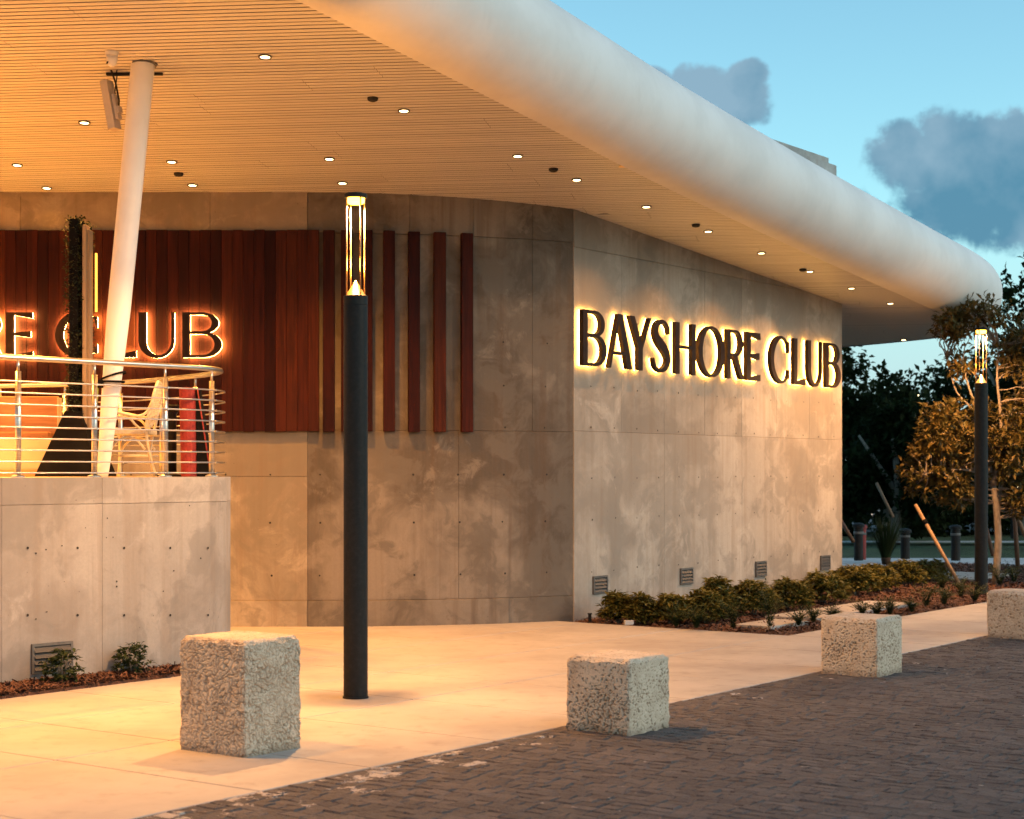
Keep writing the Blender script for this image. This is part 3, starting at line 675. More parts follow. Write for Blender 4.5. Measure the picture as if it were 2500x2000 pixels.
# leaning column
top = sof(352, 155); bot = Vector((-3.52, 14.72, TZ))
n_ = 40; pts, rad = [], []
for i in range(n_ + 1):
    f_ = i / n_; pts.append(bot.lerp(top + Vector((0, 0, 0.1)), f_)); rad.append(0.045 + 0.053 * min(1, (f_ / 0.40)) ** 0.75 if f_ < 0.4 else 0.098)
col = empty('leaning_column', bot, label='white tapered column leaning from the terrace up to the soffit', cat='column'); col.location = (0, 0, 0)
obj('shaft', tb(pts, rad, 32), 'white_paint', col, True)
o = obj('cap_plate', lathe([(0.0001, 0), (0.112, 0), (0.112, 0.006), (0.0001, 0.006)], 8), 'vent_metal', col); o.location = top - Vector((0, 0, 0.012)); o.rotation_euler = (slope, 0, 0)
# straps tied round the column
stp = empty('strap', (0, 0, 0), label='black straps buckled round the white column behind the handrail', cat='strap')
f_ = 0.235; cc = bot.lerp(top, f_); ax = (top - bot).normalized()
def ring(c_, tilt, w_):
    bm = bmesh.new(); nv = 28; rs_ = []
    for i in range(nv):
        a_ = 2 * math.pi * i / nv; dr = Vector((math.cos(a_), math.sin(a_), 0)); z = tilt * math.cos(a_)
        b_ = c_ + dr * 0.103 + Vector((0, 0, z)); rs_.append([bm.verts.new(b_ + Vector((0, 0, s_ * w_)) + dr * t_) for s_, t_ in ((-1, 0), (-1, .004), (1, .004), (1, 0))])
    for i in range(nv):
        for k in range(4): bm.faces.new((rs_[i][k], rs_[i][(k + 1) % 4], rs_[(i + 1) % nv][(k + 1) % 4], rs_[(i + 1) % nv][k]))
    return bm
obj('band', ring(cc, 0.0, 0.009), 'black_fabric', stp); obj('band', ring(cc + Vector((0.01, 0, 0.05)), 0.035, 0.009), 'black_fabric', stp); obj('band', ring(cc + Vector((0, 0, -0.03)), 0.0, 0.005), 'black_fabric', stp)
o = obj('buckle', bbox(-0.03, 0.03, -0.02, 0.02, -0.035, 0.035, 0.006), 'black_fabric', stp); o.location = cc + Vector((-0.09, -0.07, -0.02))

# camera dome and panel heater at the column head
P_ = sof(273, 127); cd = empty('security_camera', P_, label='small white dome security camera on the soffit left of the column', cat='camera')
obj('mount', lathe([(0.0001, -0.03), (0.052, -0.03), (0.056, 0.0), (0.0001, 0.0)], 20), 'white_paint', cd, False)
o = obj('dome', lathe([(0.0001, -0.125), (0.02, -0.12), (0.036, -0.10), (0.045, -0.07), (0.047, -0.03), (0.0001, -0.03)], 20), 'white_paint', cd, True)
o = obj('eye', lathe([(0.0001, 0.004), (0.014, 0.003), (0.016, 0)], 12), 'vent_dark', cd); o.location = (-0.03, -0.024, -0.09); o.rotation_euler = (R(80), 0, R(-50))
Yh = 14.45; h0 = at(258, 197, Yh); h1 = at(282, 318, Yh); hc = (h0 + h1) / 2; hl = (h0 - h1).length
ph = empty('panel_heater', hc, label='long beige panel heater hung on a bracket beside the white column', cat='heater'); tilt = math.atan2(h1.x - h0.x, h0.z - h1.z)
ph.rotation_euler = (0, -tilt, R(-20))
obj('housing', bbox(-0.035, 0.035, -0.055, 0.055, -hl / 2, hl / 2, 0.008, 2), 'beige_plastic', ph)
obj('rear_box', bbox(0.036, 0.07, -0.035, 0.035, -0.14, 0.08, 0.006), 'beige_plastic', ph)
obj('bracket', tb([(0.07, 0, -0.05), (0.088, 0, 0.02), (0.085, 0, 0.17), (0.062, 0, 0.30)], 0.008, 8), 'vent_dark', ph)
obj('cable', tb(catmull([(0.055, 0.01, 0.05), (0.062, 0.01, 0.12), (0.10, 0.01, 0.22), (0.115, 0.01, 0.28), (0.2, 0.0, 0.30)], 5), 0.005, 6), 'vent_dark', ph)
for o_, zz in (((0.058, 0, -0.06)), 0), (((0.05, 0, 0.1)), 0): pass
o = obj('hinge', bbox(0.05, 0.09, -0.03, 0.03, -0.09, -0.03, 0.005), 'beige_plastic', ph)
zc = zs(14.3) - hc.z
cond = obj('junction_bar', bbox(-0.28, 0.2, -0.014, 0.014, -0.022, 0.0, 0.003), 'vent_dark'); cc_ = sof(340, 178); cond.location = cc_; tag(cond, 'dark metal junction bar on the soffit behind the column head', 'conduit')

# hedge divider seen edge-on
def leafmesh(name, leaves, mat, parent=None):
    V, Fc = [], []
    for (p_, d_, up, L, w_) in leaves:
        d_ = d_.normalized(); side = d_.cross(up)
        if side.length < 1e-4: side = d_.orthogonal()
        side.normalize(); nn = side.cross(d_).normalized(); b0 = len(V)
        m_ = p_ + d_ * L * 0.52 + nn * L * 0.05; tip = p_ + d_ * L - nn * L * 0.10
        V += [p_, m_ + side * w_ + nn * w_ * 0.35, tip, m_ - side * w_ + nn * w_ * 0.35, m_]
        Fc += [(b0, b0 + 1, b0 + 4), (b0 + 1, b0 + 2, b0 + 4), (b0, b0 + 4, b0 + 3), (b0 + 3, b0 + 4, b0 + 2)]
    return pyd(name, [tuple(v) for v in V], Fc, mat, parent)
rv = lambda rr, s_=1.0: Vector((rr.gauss(0, s_), rr.gauss(0, s_), rr.gauss(0, s_)))
Yd = 15.3; rr = random.Random(21); sc_d = Yd / F
hd = empty('hedge_divider', at(181, 1163, Yd), label='dark leafy hedge divider seen edge-on with a black tapered base', cat='divider')
B0 = at(181, 1163, Yd); zt = at(181, 530, Yd).z - B0.z; zb = at(181, 1012, Yd).z - B0.z; hw = 20 * sc_d
lv = []
for i in range(7000):
    z = rr.uniform(zb - 0.02, zt); x = rr.gauss(0, hw * 0.7); x = max(-hw, min(hw, x)); y = rr.uniform(-0.06, 0.5); 
    lv.append((Vector((x - 0.012 * (z - zt / 2) / zt, y, z)), Vector((rr.gauss(0, 1), rr.gauss(-0.4, 1), rr.gauss(0, .8))), Vector((0, 0, 1)) + rv(rr, .5), rr.uniform(.022, .042), rr.uniform(.006, .011)))
leafmesh('foliage', lv, 'leaf_hedge', hd)
obj('core_board', bbox(-hw * .5, hw * .5, -0.03, 0.5, zb - .02, zt - 0.02), 'black_fabric', hd)
obj('frame_board', bbox(hw * 1.05, hw * 1.05 + 0.035, -0.02, 0.12, 0.45, zt - 0.07, 0.004), 'pale_board', hd)
obj('frame_post', bbox(hw * 1.05 + 0.036, hw * 1.05 + 0.062, 0.0, 0.12, 0.42, zt - 0.11, 0.003), 'pale_board', hd)
o = obj('lit_edge', bbox(hw * 1.05 + 0.085, hw * 1.05 + 0.10, 0.1, 0.13, 1.48, zt - 0.31), 'lit_edge_glow', hd)  # edge lit by other lamps; its brightness is given as glow
w0, w1 = 76 * sc_d, 19 * sc_d
bm = bmesh.new(); vb = [bm.verts.new(c_) for c_ in ((-w0, -0.28, 0), (w0, -0.28, 0), (w0, 0.45, 0), (-w0, 0.45, 0), (-w1, -0.05, zb + 0.03), (w1, -0.05, zb + 0.03), (w1, 0.3, zb + 0.03), (-w1, 0.3, zb + 0.03))]
for f in ((0, 3, 2, 1), (4, 5, 6, 7), (0, 1, 5, 4), (1, 2, 6, 5), (2, 3, 7, 6), (3, 0, 4, 7)): bm.faces.new([vb[i] for i in f])
obj('base', bm, 'black_fabric', hd)
bm = bmesh.new(); g0 = at(226, 1163, 15.9)
o = tag(obj('leaning_board', bbox(-0.03, 0.03, -0.01, 0.01, 0, 0.82, 0.003), 'green_paint'), 'narrow green board standing between the hedge divider and the column', 'board'); o.location = (g0.x - .02, 15.9, TZ); o.rotation_euler = (0, R(3), 0)

# bench booth at the left edge
Yb = 15.9; sb = Yb / F; bx0 = at(143, 1163, Yb).x
bn = empty('booth_bench', (bx0, Yb, TZ), label='wooden booth bench with cream base at the left end of the terrace', cat='bench')
zz = lambda py: at(0, py, Yb).z - TZ
obj('backrest', bbox(-1.8, 0, -0.02, 0.03, zz(1070), zz(968), 0.006), 'bench_wood', bn)
obj('cushion', bbox(-1.8, -0.045, -0.16, -0.025, zz(1072), zz(1055), 0.02, 3), 'cushion_brown', bn)
bm = bmesh.new(); zh = zz(1071); w_ = 33 * sb
vb = [bm.verts.new(c_) for c_ in ((-1.8, -0.2, 0.0), (-w_, -0.2, 0.0), (-w_, 0.0, 0.0), (-1.8, 0, 0), (-1.8, -0.2, zh), (-0.002, -0.2, zh), (-0.002, 0, zh), (-1.8, 0, zh))]
for f in ((0, 3, 2, 1), (4, 5, 6, 7), (0, 1, 5, 4), (1, 2, 6, 5), (2, 3, 7, 6), (3, 0, 4, 7)): bm.faces.new([vb[i] for i in f])
obj('seat_base', bm, 'cream_panel', bn)
obj('kick_board', bbox(-1.8, -w_ - 0.004, -0.23, -0.202, 0.0, zz(1146), 0.003), 'bench_wood', bn)
obj('end_panel', bbox(0.002, 0.02, -0.06, 0.04, zz(1075), zz(972), 0.003), 'cream_panel', bn)

# rattan armchair, seen from its side, facing left
Yc = 16.0; s_c = Yc / F
ch = empty('rattan_armchair', (at(326, 1163, Yc).x, Yc, TZ), label='cream rattan armchair with an oval woven back on the terrace', cat='chair')
X = lambda px: (px - 326) * s_c
Z = lambda py: at(0, py, Yc).z - TZ
DW = 0.22
for y in (-DW, DW):
    obj('leg', tb(catmull([(X(276), y, 0), (X(281), y, Z(1100)), (X(282), y, Z(1053))], 4), 0.014, 8), 'cream_rattan', ch, True)
    obj('leg', tb(catmull([(X(391 if y < 0 else 365), y * .9, 0), (X(374 if y < 0 else 356), y * .9, Z(1100)), (X(368), y * .9, Z(1040)), (X(376), y * .85, Z(1005))], 4), 0.014, 8), 'cream_rattan', ch, True)
    obj('armrest', tb(catmull([(X(277), y, Z(1006)), (X(300), y * 1.05, Z(1009)), (X(345), y * 1.05, Z(1018)), (X(368), y * .95, Z(1010)), (X(380), y * .8, Z(985))], 5), 0.013, 8), 'cream_rattan', ch, True)
    obj('arm_support', tb(catmull([(X(279), y, Z(1018)), (X(325), y, Z(1022)), (X(345), y, Z(1040)), (X(366), y, Z(1060))], 5), 0.011, 8), 'cream_rattan', ch, True)
    obj('brace', tb(catmull([(X(284), y, Z(1098)), (X(300), y, Z(1078)), (X(320), y, Z(1070)), (X(345), y, Z(1075)), (X(366), y, Z(1098))], 5), 0.011, 8), 'cream_rattan', ch, True)
    obj('stretcher', tb([(X(279), y, Z(1112)), (X(374), y, Z(1114))], 0.010, 8), 'cream_rattan', ch, True)
bm = bbox(X(275), X(372), -DW, DW, Z(1062), Z(1050), 0.012, 2); obj('seat', bm, 'cream_rattan', ch)
# oval back, leaning
A0, A1 = Vector((X(360), 0, Z(1043))), Vector((X(386), 0, Z(932))); axv = (A1 - A0); cen = (A0 + A1) / 2
ov = []
for i in range(41):
    a_ = 2 * math.pi * i / 40; ov.append(cen + axv * 0.5 * math.sin(a_) + Vector((0, 0.2 * math.cos(a_), 0)) + Vector((0.03, 0, 0)) * (abs(math.cos(a_))))
obj('back_frame', tb(ov, 0.013, 8), 'cream_rattan', ch, True)
bm = bmesh.new()
for k in range(1, 24):
    a_ = -1 + 2 * k / 24; hw_ = 0.195 * math.sqrt(1 - a_ * a_); c_ = cen + axv * 0.5 * a_
    tube(bm, [c_ + Vector((0.028, -hw_, 0)), c_ + Vector((0.0, -hw_ * .5, 0)), c_ + Vector((-0.006, 0, 0)), c_ + Vector((0.0, hw_ * .5, 0)), c_ + Vector((0.028, hw_, 0))], 0.0055, 5)
for k in range(1, 12):
    b_ = -1 + 2 * k / 12; hh = math.sqrt(1 - b_ * b_) * 0.97
    tube(bm, [cen + axv * 0.5 * -hh + Vector((0.02 * b_ * b_, b_ * .195, 0)), cen + axv * 0.5 * hh + Vector((0.02 * b_ * b_, b_ * .195, 0))], 0.005, 5)
tag(obj('woven_back', bm, 'cream_rattan', ch), kind='stuff')
# black stand and red padded wedge
Ys = 15.75; P_ = at(420, 1163, Ys); st = empty('black_stand', (P_.x, Ys, TZ), label='black pedestal stand with a flared top between the armchair and red wedge', cat='stand')
k_ = Ys / F
obj('column', lathe([(0.042, 0.02), (0.042, 150 * k_), (0.055, 156 * k_)], 20), 'black_paint', st, True)
obj('top', lathe([(0.055, 156 * k_), (0.068, 162 * k_), (0.07, 172 * k_), (0.062, 175 * k_), (0.0001, 175 * k_)], 20), 'black_paint', st)
obj('foot', lathe([(0.14, 0), (0.14, 0.012), (0.045, 0.022), (0.0001, 0.022)], 24), 'black_paint', st)
Yr = 15.5; k_ = Yr / F; P_ = at(463, 1163, Yr)
wd = empty('padded_wedge', (P_.x, Yr, TZ), label='tall red padded wedge with a black side at the railing end', cat='cushion')
pr = []
H = 218 * k_
bm = bmesh.new(); rr_ = []
for i in range(9):
    f_ = i / 8; z = H * f_; xl = (-21 + -5 * f_) * k_; xr = (19 - 3 * f_) * k_; ring_ = []
    for j in range(9):
        a_ = math.pi * j / 8; cx = (xl + xr) / 2; ring_.append(bm.verts.new((cx - math.cos(a_) * (xr - xl) / 2, -0.06 * math.sin(a_) - 0.0, z + (0.0 if i < 8 else -0.012 * abs(math.cos(a_))))))
    ring_ += [bm.verts.new((xr, 0.2, z)), bm.verts.new((xl, 0.2, z))]; rr_.append(ring_)
for a_, b2 in zip(rr_, rr_[1:]):
    for j in range(11): bm.faces.new((a_[j], a_[(j + 1) % 11], b2[(j + 1) % 11], b2[j]))
bm.faces.new(rr_[-1]); obj('red_pad', bm, 'red_fabric', wd, False)
bm = bmesh.new(); vb = [bm.verts.new(c_) for c_ in ((19.4 * k_, -0.03, 0), (52 * k_, -0.03, 0), (52 * k_, 0.18, 0), (19.4 * k_, 0.18, 0), (16.5 * k_, -0.03, H * .98), (19.5 * k_, -0.03, H * .98), (19.5 * k_, 0.18, H * .98), (16.5 * k_, 0.18, H * .98))]
for f in ((0, 3, 2, 1), (4, 5, 6, 7), (0, 1, 5, 4), (1, 2, 6, 5), (2, 3, 7, 6), (3, 0, 4, 7)): bm.faces.new([vb[i] for i in f])
obj('black_side', bm, 'black_fabric', wd)
obj('red_edge', tb([(53.5 * k_, -0.03, 0), (20.5 * k_, -0.03, H * .98)], 0.007, 8), 'red_fabric', wd, True)

# ------------------------------------------------------------------ wall signs with halo-lit letters
def ell(cx, cy, rx, ry, a0, a1, n=22): return [(cx + rx * math.cos(R(a0 + (a1 - a0) * i / n)), cy + ry * math.sin(R(a0 + (a1 - a0) * i / n))) for i in range(n + 1)]
def quad(*p_): return [(p_[0], p_[1]), (p_[3], p_[2])]      # strip form: pairs
def bowl(x0, xc, y1, y0, rx, th, rx2):
    cy, ry = (y1 + y0) / 2, (y1 - y0) / 2
    o_ = [(x0, y1)] + ell(xc, cy, rx, ry, 90, -90) + [(x0, y0)]; i_ = [(x0, y1 - th)] + ell(xc, cy, rx2, ry - th, 90, -90) + [(x0, y0 + th)]
    return list(zip(o_, i_))
def stroke(c_):
    pts = catmull([(x, y, w_) for x, y, w_ in c_], 5); out = []
    for i, p_ in enumerate(pts):
        d_ = (pts[min(i + 1, len(pts) - 1)] - pts[max(i - 1, 0)]).to_2d().normalized(); nn = Vector((-d_.y, d_.x)) * p_.z
        out.append(((p_.x + nn.x, p_.y + nn.y), (p_.x - nn.x, p_.y - nn.y)))
    return out
def rect(x0, x1, y0, y1): return [((x0, y1), (x0, y0)), ((x1, y1), (x1, y0))]
T = 0.165
LET = {
 'B': (0.87, [rect(0, T, 0, 1), bowl(T - .01, .43, 1, .525, .37, .058, .225), bowl(T - .01, .45, .575, 0, .42, .058, .262)]),
 'E': (0.58, [rect(0, T + .005, 0, 1), [((T, 1), (T, .94)), ((.565, 1), (.575, .865))], [((T, .55), (T, .49)), ((.53, .585), (.53, .445))], [((T, .06), (T, 0)), ((.575, .135), (.575, 0))]]),
 'C': (0.96, [list(zip(ell(.5, .5, .5, .51, 48, 312, 40), ell(.60, .5, .44, .452, 55, 305, 40))), [((.79, .90), (.835, .86)), ((.90, .90), (.90, .66))], [((.79, .10), (.835, .14)), ((.90, .10), (.90, .30))]]),
 'L': (0.60, [rect(0, T, 0, 1), [((T, .06), (T, 0)), ((.60, .15), (.60, 0))]]),
 'U': (0.78, [[((0, 1), (T, 1))] + list(zip(ell(.39, .37, .39, .385, 180, 360, 30), ell(.4425, .37, .2775, .315, 180, 360, 30))) + [((.78, 1), (.72, 1))]]),
 'A': (0.86, [[((.34, 1), (.0, 0)), ((.40, .97), (.075, 0))], [((.32, 1), (.50, 1)), ((.67, 0), (.86, 0))], rect(.10, .72, .25, .31)]),
 'Y': (0.82, [[((0, 1), (.19, 1)), ((.325, .42), (.495, .47))], [((.74, 1), (.82, 1)), ((.44, .46), (.495, .41))], rect(.328, .494, 0, .47)]),
 'S': (0.70, [stroke([(.645, .74, .028), (.60, .88, .032), (.44, .965, .034), (.25, .93, .052), (.145, .79, .075), (.20, .645, .09), (.35, .535, .098), (.50, .43, .098), (.605, .29, .088), (.57, .15, .07), (.44, .06, .05), (.29, .033, .034), (.12, .10, .032), (.05, .26, .028)])]),
 'H': (0.85, [rect(0, T, 0, 1), rect(.685, .85, 0, 1), rect(T - .005, .69, .50, .56)]),
 'O': (1.08, [list(zip(ell(.54, .5, .54, .51, 0, 360, 52), ell(.54, .5, .375, .455, 0, 360, 52)))]),
 'R': (0.83, [rect(0, T, 0, 1), bowl(T - .01, .40, 1, .46, .37, .058, .225), [((.31, .47), (.47, .495)), ((.64, 0), (.83, 0))]]),
}
def letter(chr_, cap, width, depth, parent, x, z, y_back, wall_label, hm='halo_glow'):
    w0, strips = LET[chr_]; sx_ = width / w0; bm = bmesh.new(); bh = bmesh.new()
    for k, st_ in enumerate(strips):
        yf = -(y_back + depth) + 0.0005 * k; yb = -y_back + 0.0003 * k
        A = [[bm.verts.new((p_[0] * sx_, y_, p_[1] * cap)) for p_, y_ in ((a_, yf), (b2, yf), (b2, yb), (a_, yb))] for a_, b2 in st_]
        for u_, v_ in zip(A, A[1:]):
            for j in range(4): bm.faces.new((u_[j], v_[j], v_[(j + 1) % 4], u_[(j + 1) % 4]))
        if (Vector(st_[0][0]) - Vector(st_[-1][0])).length > 1e-4: bm.faces.new(A[0][::-1]); bm.faces.new(A[-1])
        Bv = [[bh.verts.new((p_[0] * sx_, -y_back + 0.006 + 0.0004 * k, p_[1] * cap)) for p_ in (a_, b2)] for a_, b2 in st_]
        for u_, v_ in zip(Bv, Bv[1:]): bh.faces.new((u_[0], u_[1], v_[1], v_[0]))
    bmesh.ops.recalc_face_normals(bm, faces=bm.faces[:])
    o = obj('letter', bm, 'bronze', parent); o.location = (x, 0, z); o['label'] = wall_label
    h = obj('halo_panel', bh, hm, o)
    return o
def sign(name, seq, cap, depth, y_back, loc, rz, z0, label, hm='halo_glow'):
    s_ = empty(name, loc, rz, label, 'sign'); s_.location.z = 0
    for chr_, x0, w_, zo in seq: letter(chr_, cap, w_, depth, s_, x0, z0 + zo, y_back, 'bronze letter ' + chr_ + ' with a lit yellow edge', hm)
    return s_
RPX = [('B', 1424, 1482), ('A', 1487, 1545), ('Y', 1537, 1591), ('S', 1593, 1638), ('H', 1650, 1699), ('O', 1706, 1770), ('R', 1776, 1818), ('E', 1824, 1857.5), ('C', 1882, 1930.5), ('L', 1939, 1968), ('U', 1973, 2008), ('B', 2017, 2053.5)]
c_, t_ = path(L1 + 0.0001)
seq = []
for ch_, a_, b2 in RPX:
    # front of a letter stands 0.17 m off the wall: shift the reading of its pixels onto that plane
    def up2(px):
        k = (px - 1250) / F; o_ = c_ + N * 0.098; return (k * o_.y - o_.x) / (D.x - k * D.y)
    seq.append((ch_, up2(a_), up2(b2) - up2(a_), 0.0))
Yv = (c_ + D * 3).y
sign('wall_sign', seq, 0.632, 0.056, 0.042, (c_.x, c_.y, 0), math.atan2(D.y, D.x), 2.868, 'halo-lit bronze letters BAYSHORE CLUB on the angled concrete wall')
YS = YW - 0.075 - 0.09; k_ = YS / F; seq = []
for ch_, a_, b2 in (('B', -640, -548), ('A', -545, -455), ('Y', -470, -382), ('S', -375, -300), ('H', -288, -196), ('O', -186, -68), ('R', -60, 6), ('E', 14, 79), ('C', 135, 243), ('L', 262, 331), ('U', 338, 425), ('B', 445, 541)):
    seq.append((ch_, (a_ - 1250) * k_, (b2 - a_) * k_, 0.0))
sign('facade_sign', seq, 0.485, 0.05, 0.05, (0, YW - 0.07, 0), 0, 2.895, 'halo-lit letters ending RE CLUB on the dark red wood cladding', 'halo_strong')

# ------------------------------------------------------------------ post lamps
def post_lamp(loc, rz, label, watt, up=60):
    r_ = empty('post_lamp', loc, rz, label, 'lamp', 'black post lamps with a brass cone'); Hp = 2.975
    o = obj('post', lathe([(0.0895, -0.2), (0.0895, Hp - 0.075), (0.087, Hp - 0.073), (0.087, Hp - 0.069), (0.0895, Hp - 0.067), (0.0895, Hp), (0.080, Hp + 0.003), (0.0001, Hp + 0.003)], 40), 'black_paint', r_); smooth_angle(o)
    smooth_angle(obj('base_ring', lathe([(0.096, 0.0), (0.096, 0.012), (0.0897, 0.014)], 40), 'black_paint', r_))
    smooth_angle(obj('cone', lathe([(0.074, Hp + 0.0035), (0.004, Hp + 0.115), (0.0001, Hp + 0.117)], 36), 'brass', r_))
    for k in range(4):
        a_ = R(20 + 90 * k); x, y = 0.076 * math.cos(a_), 0.076 * math.sin(a_)
        obj('rod', tb([(x, y, Hp - 0.01), (x, y, 3.70)], 0.0055, 8), 'rod_metal', r_, True)
    smooth_angle(obj('cap', lathe([(0.0001, 3.70), (0.084, 3.70), (0.086, 3.705), (0.086, 3.728), (0.080, 3.733), (0.0001, 3.733)], 36), 'black_paint', r_))
    obj('glow_lens', lathe([(0.0001, 3.652), (0.05, 3.656), (0.066, 3.668), (0.068, 3.6985), (0.0001, 3.6985)], 28), 'lamp_glow', r_, False)
    L = bpy.data.lights.new('lamp_light', 'SPOT'); L.energy = watt; L.color = WARM; L.shadow_soft_size = 0.04; L.spot_size = R(172); L.spot_blend = 0.25
    o = link(bpy.data.objects.new('lamp_light', L), r_); o.location = (0, 0, 3.643)
    U = bpy.data.lights.new('added_uplight', 'POINT'); U.energy = up; U.color = AMBER; U.shadow_soft_size = 0.06  # added point light to brighten the soffit, standing for light off the cone
    o = link(bpy.data.objects.new('added_uplight', U), r_); o.location = (0, 0, Hp + 0.22)
    return r_
post_lamp((-1.158, 12.68, 0), 0.25, 'tall black post lamp standing on the pale walkway in front of the facade', 820, 70)
post_lamp((6.44, 23.5, -0.09), 0.6, 'farther black post lamp standing in the planting beside the leafy tree', 900, 12)
post_lamp((-8.76, 1.86, 0), 0.1, 'black post lamp of the same row, behind and left of the viewer', 700, 30)

# ------------------------------------------------------------------ coral stone blocks
def coral(name, near, lx, ly, h, label, n=84, style=0, seed=0, ax=None):
    V, idx, Fc = [], {}, []
    sx_, sy_ = lx / 2, ly / 2; ch_ = 0.03; off = Vector((seed * 3.1, seed * 7.7, seed * 1.3)); pits = []
    def vert(x, y, z):
        key = (round(x, 5), round(y, 5), round(z, 5))
        if key in idx: return idx[key]
        p_ = Vector((x, y, z)); a_, b2, d_ = sx_ - abs(x), sy_ - abs(y), h - z
        nn = Vector((0, 0, 0))
        if a_ < 1e-5: nn.x += math.copysign(1, x)
        if b2 < 1e-5: nn.y += math.copysign(1, y)
        if d_ < 1e-5: nn.z += 1
        if nn.length > 0: nn.normalize()
        q_ = p_ + off; pit = 0
        wob = noise.noise(q_ * 6) * 0.004 + noise.noise(q_ * 2.5) * 0.006
        if style == 0:
            w_ = q_ + Vector((noise.noise(q_ * 9), noise.noise(q_ * 9 + Vector((5, 0, 0))), noise.noise(q_ * 9 + Vector((0, 5, 0))))) * 0.03
            r1 = abs(noise.noise(w_ * 36)); r2 = abs(noise.noise(w_ * 62 + Vector((9, 1, 2)))); m_ = 0.5 + 0.9 * noise.noise(q_ * 4)
            pit = max(0, 1 - r1 / 0.16) * min(1, max(.25, m_ + .4)) ; pit = max(pit, max(0, 1 - r2 / 0.13) * 0.6)
            dep = 0.017 if d_ > 1e-5 else 0.008
        else:
            r1 = noise.noise(q_ * 62); r2 = noise.noise(q_ * 105 + Vector((9, 1, 2))); m_ = 0.6 * noise.noise(q_ * 4.2 + Vector((2, 2, 2))) + 0.3 * (0.5 - z / h * .9)
            pit = max(0, min(1, (r1 - 0.27 + m_ * .38) * 5)); pit = max(pit, max(0, min(1, (r2 - .26 + m_ * .30) * 4)) * .8)
            dep = 0.013 if d_ > 1e-5 else 0.003
        for e_, ax_ in ((a_, 0), (b2, 1)):
            cc2 = ch_ * (1 + 0.5 * noise.noise(q_ * 14))
            if e_ + d_ < cc2:
                k_ = (cc2 - e_ - d_) / 2; p_[ax_] -= math.copysign(k_, p_[ax_]); p_.z -= k_
        if a_ + b2 < 0.02:
            k_ = (0.02 - a_ - b2) / 2 * (0.6 + .8 * noise.noise(q_ * 20)); p_.x -= math.copysign(k_, x); p_.y -= math.copysign(k_, y)
        if z < 0.10 and style: p_ -= Vector((math.copysign(1, x) if a_ < 1e-5 else 0, math.copysign(1, y) if b2 < 1e-5 else 0, 0)) * max(0, noise.noise(q_ * 7) * 0.035) * (1 - z / 0.10)
        p_ += nn * (wob - pit * dep + noise.noise(q_ * 120) * 0.0012)
        idx[key] = len(V); V.append(p_); pits.append(pit); return idx[key]
    def grid(fn, nu, nv):
        g = [[vert(*fn(i / nu, j / nv)) for j in range(nv + 1)] for i in range(nu + 1)]
        for i in range(nu):
            for j in range(nv): Fc.append((g[i][j], g[i + 1][j], g[i + 1][j + 1], g[i][j + 1]))
    nz_ = int(n * h / 0.5)
    grid(lambda u, v: (-sx_ + lx * u, -sy_, h * v), n, nz_); grid(lambda u, v: (sx_, -sy_ + ly * u, h * v), n, nz_)
    grid(lambda u, v: (sx_ - lx * u, sy_, h * v), n, nz_); grid(lambda u, v: (-sx_, sy_ - ly * u, h * v), n, nz_)
    grid(lambda u, v: (-sx_ + lx * u, -sy_ + ly * v, h), n, n)
    me = bpy.data.meshes.new(name); me.from_pydata([tuple(v) for v in V], [], Fc); me.update()
    at2 = me.attributes.new('pit', 'FLOAT', 'POINT'); at2.data.foreach_set('value', pits)
    o = obj(name, me, 'coral_stone', None, True)
    # local +x runs along the kerb (right face normal is -y side toward the camera right)
    a2 = math.atan2(D.y, D.x); o.rotation_euler = (0, 0, a2)
    # near corner: local (-sx, -sy) ; left face is local x = -sx, right face is local y = -sy
    cor = Matrix.Rotation(a2, 3, 'Z') @ Vector((-sx_, -sy_, 0)); o.location = (near[0] - cor.x, near[1] - cor.y, -0.004)
    return tag(o, label, 'block', 'coral stone blocks along the kerb')
coral('stone_block', (-1.563, 10.01), 0.485, 0.555, 0.69, 'tall deeply pitted coral stone block standing on the pale walkway', 130, 0, 1)
coral('stone_block', (0.746, 10.845), 0.50, 0.49, 0.487, 'low coral stone block on the cobbles right of the near post lamp', 120, 1, 2)
coral('stone_block', (2.974, 13.92), 0.50, 0.51, 0.478, 'low coral stone block on the cobbles in front of the planting bed', 110, 1, 3)
coral('stone_block', (5.20, 17.01), 0.50, 0.50, 0.475, 'farthest low coral stone block, cut by the right edge of the picture', 80, 1, 4)

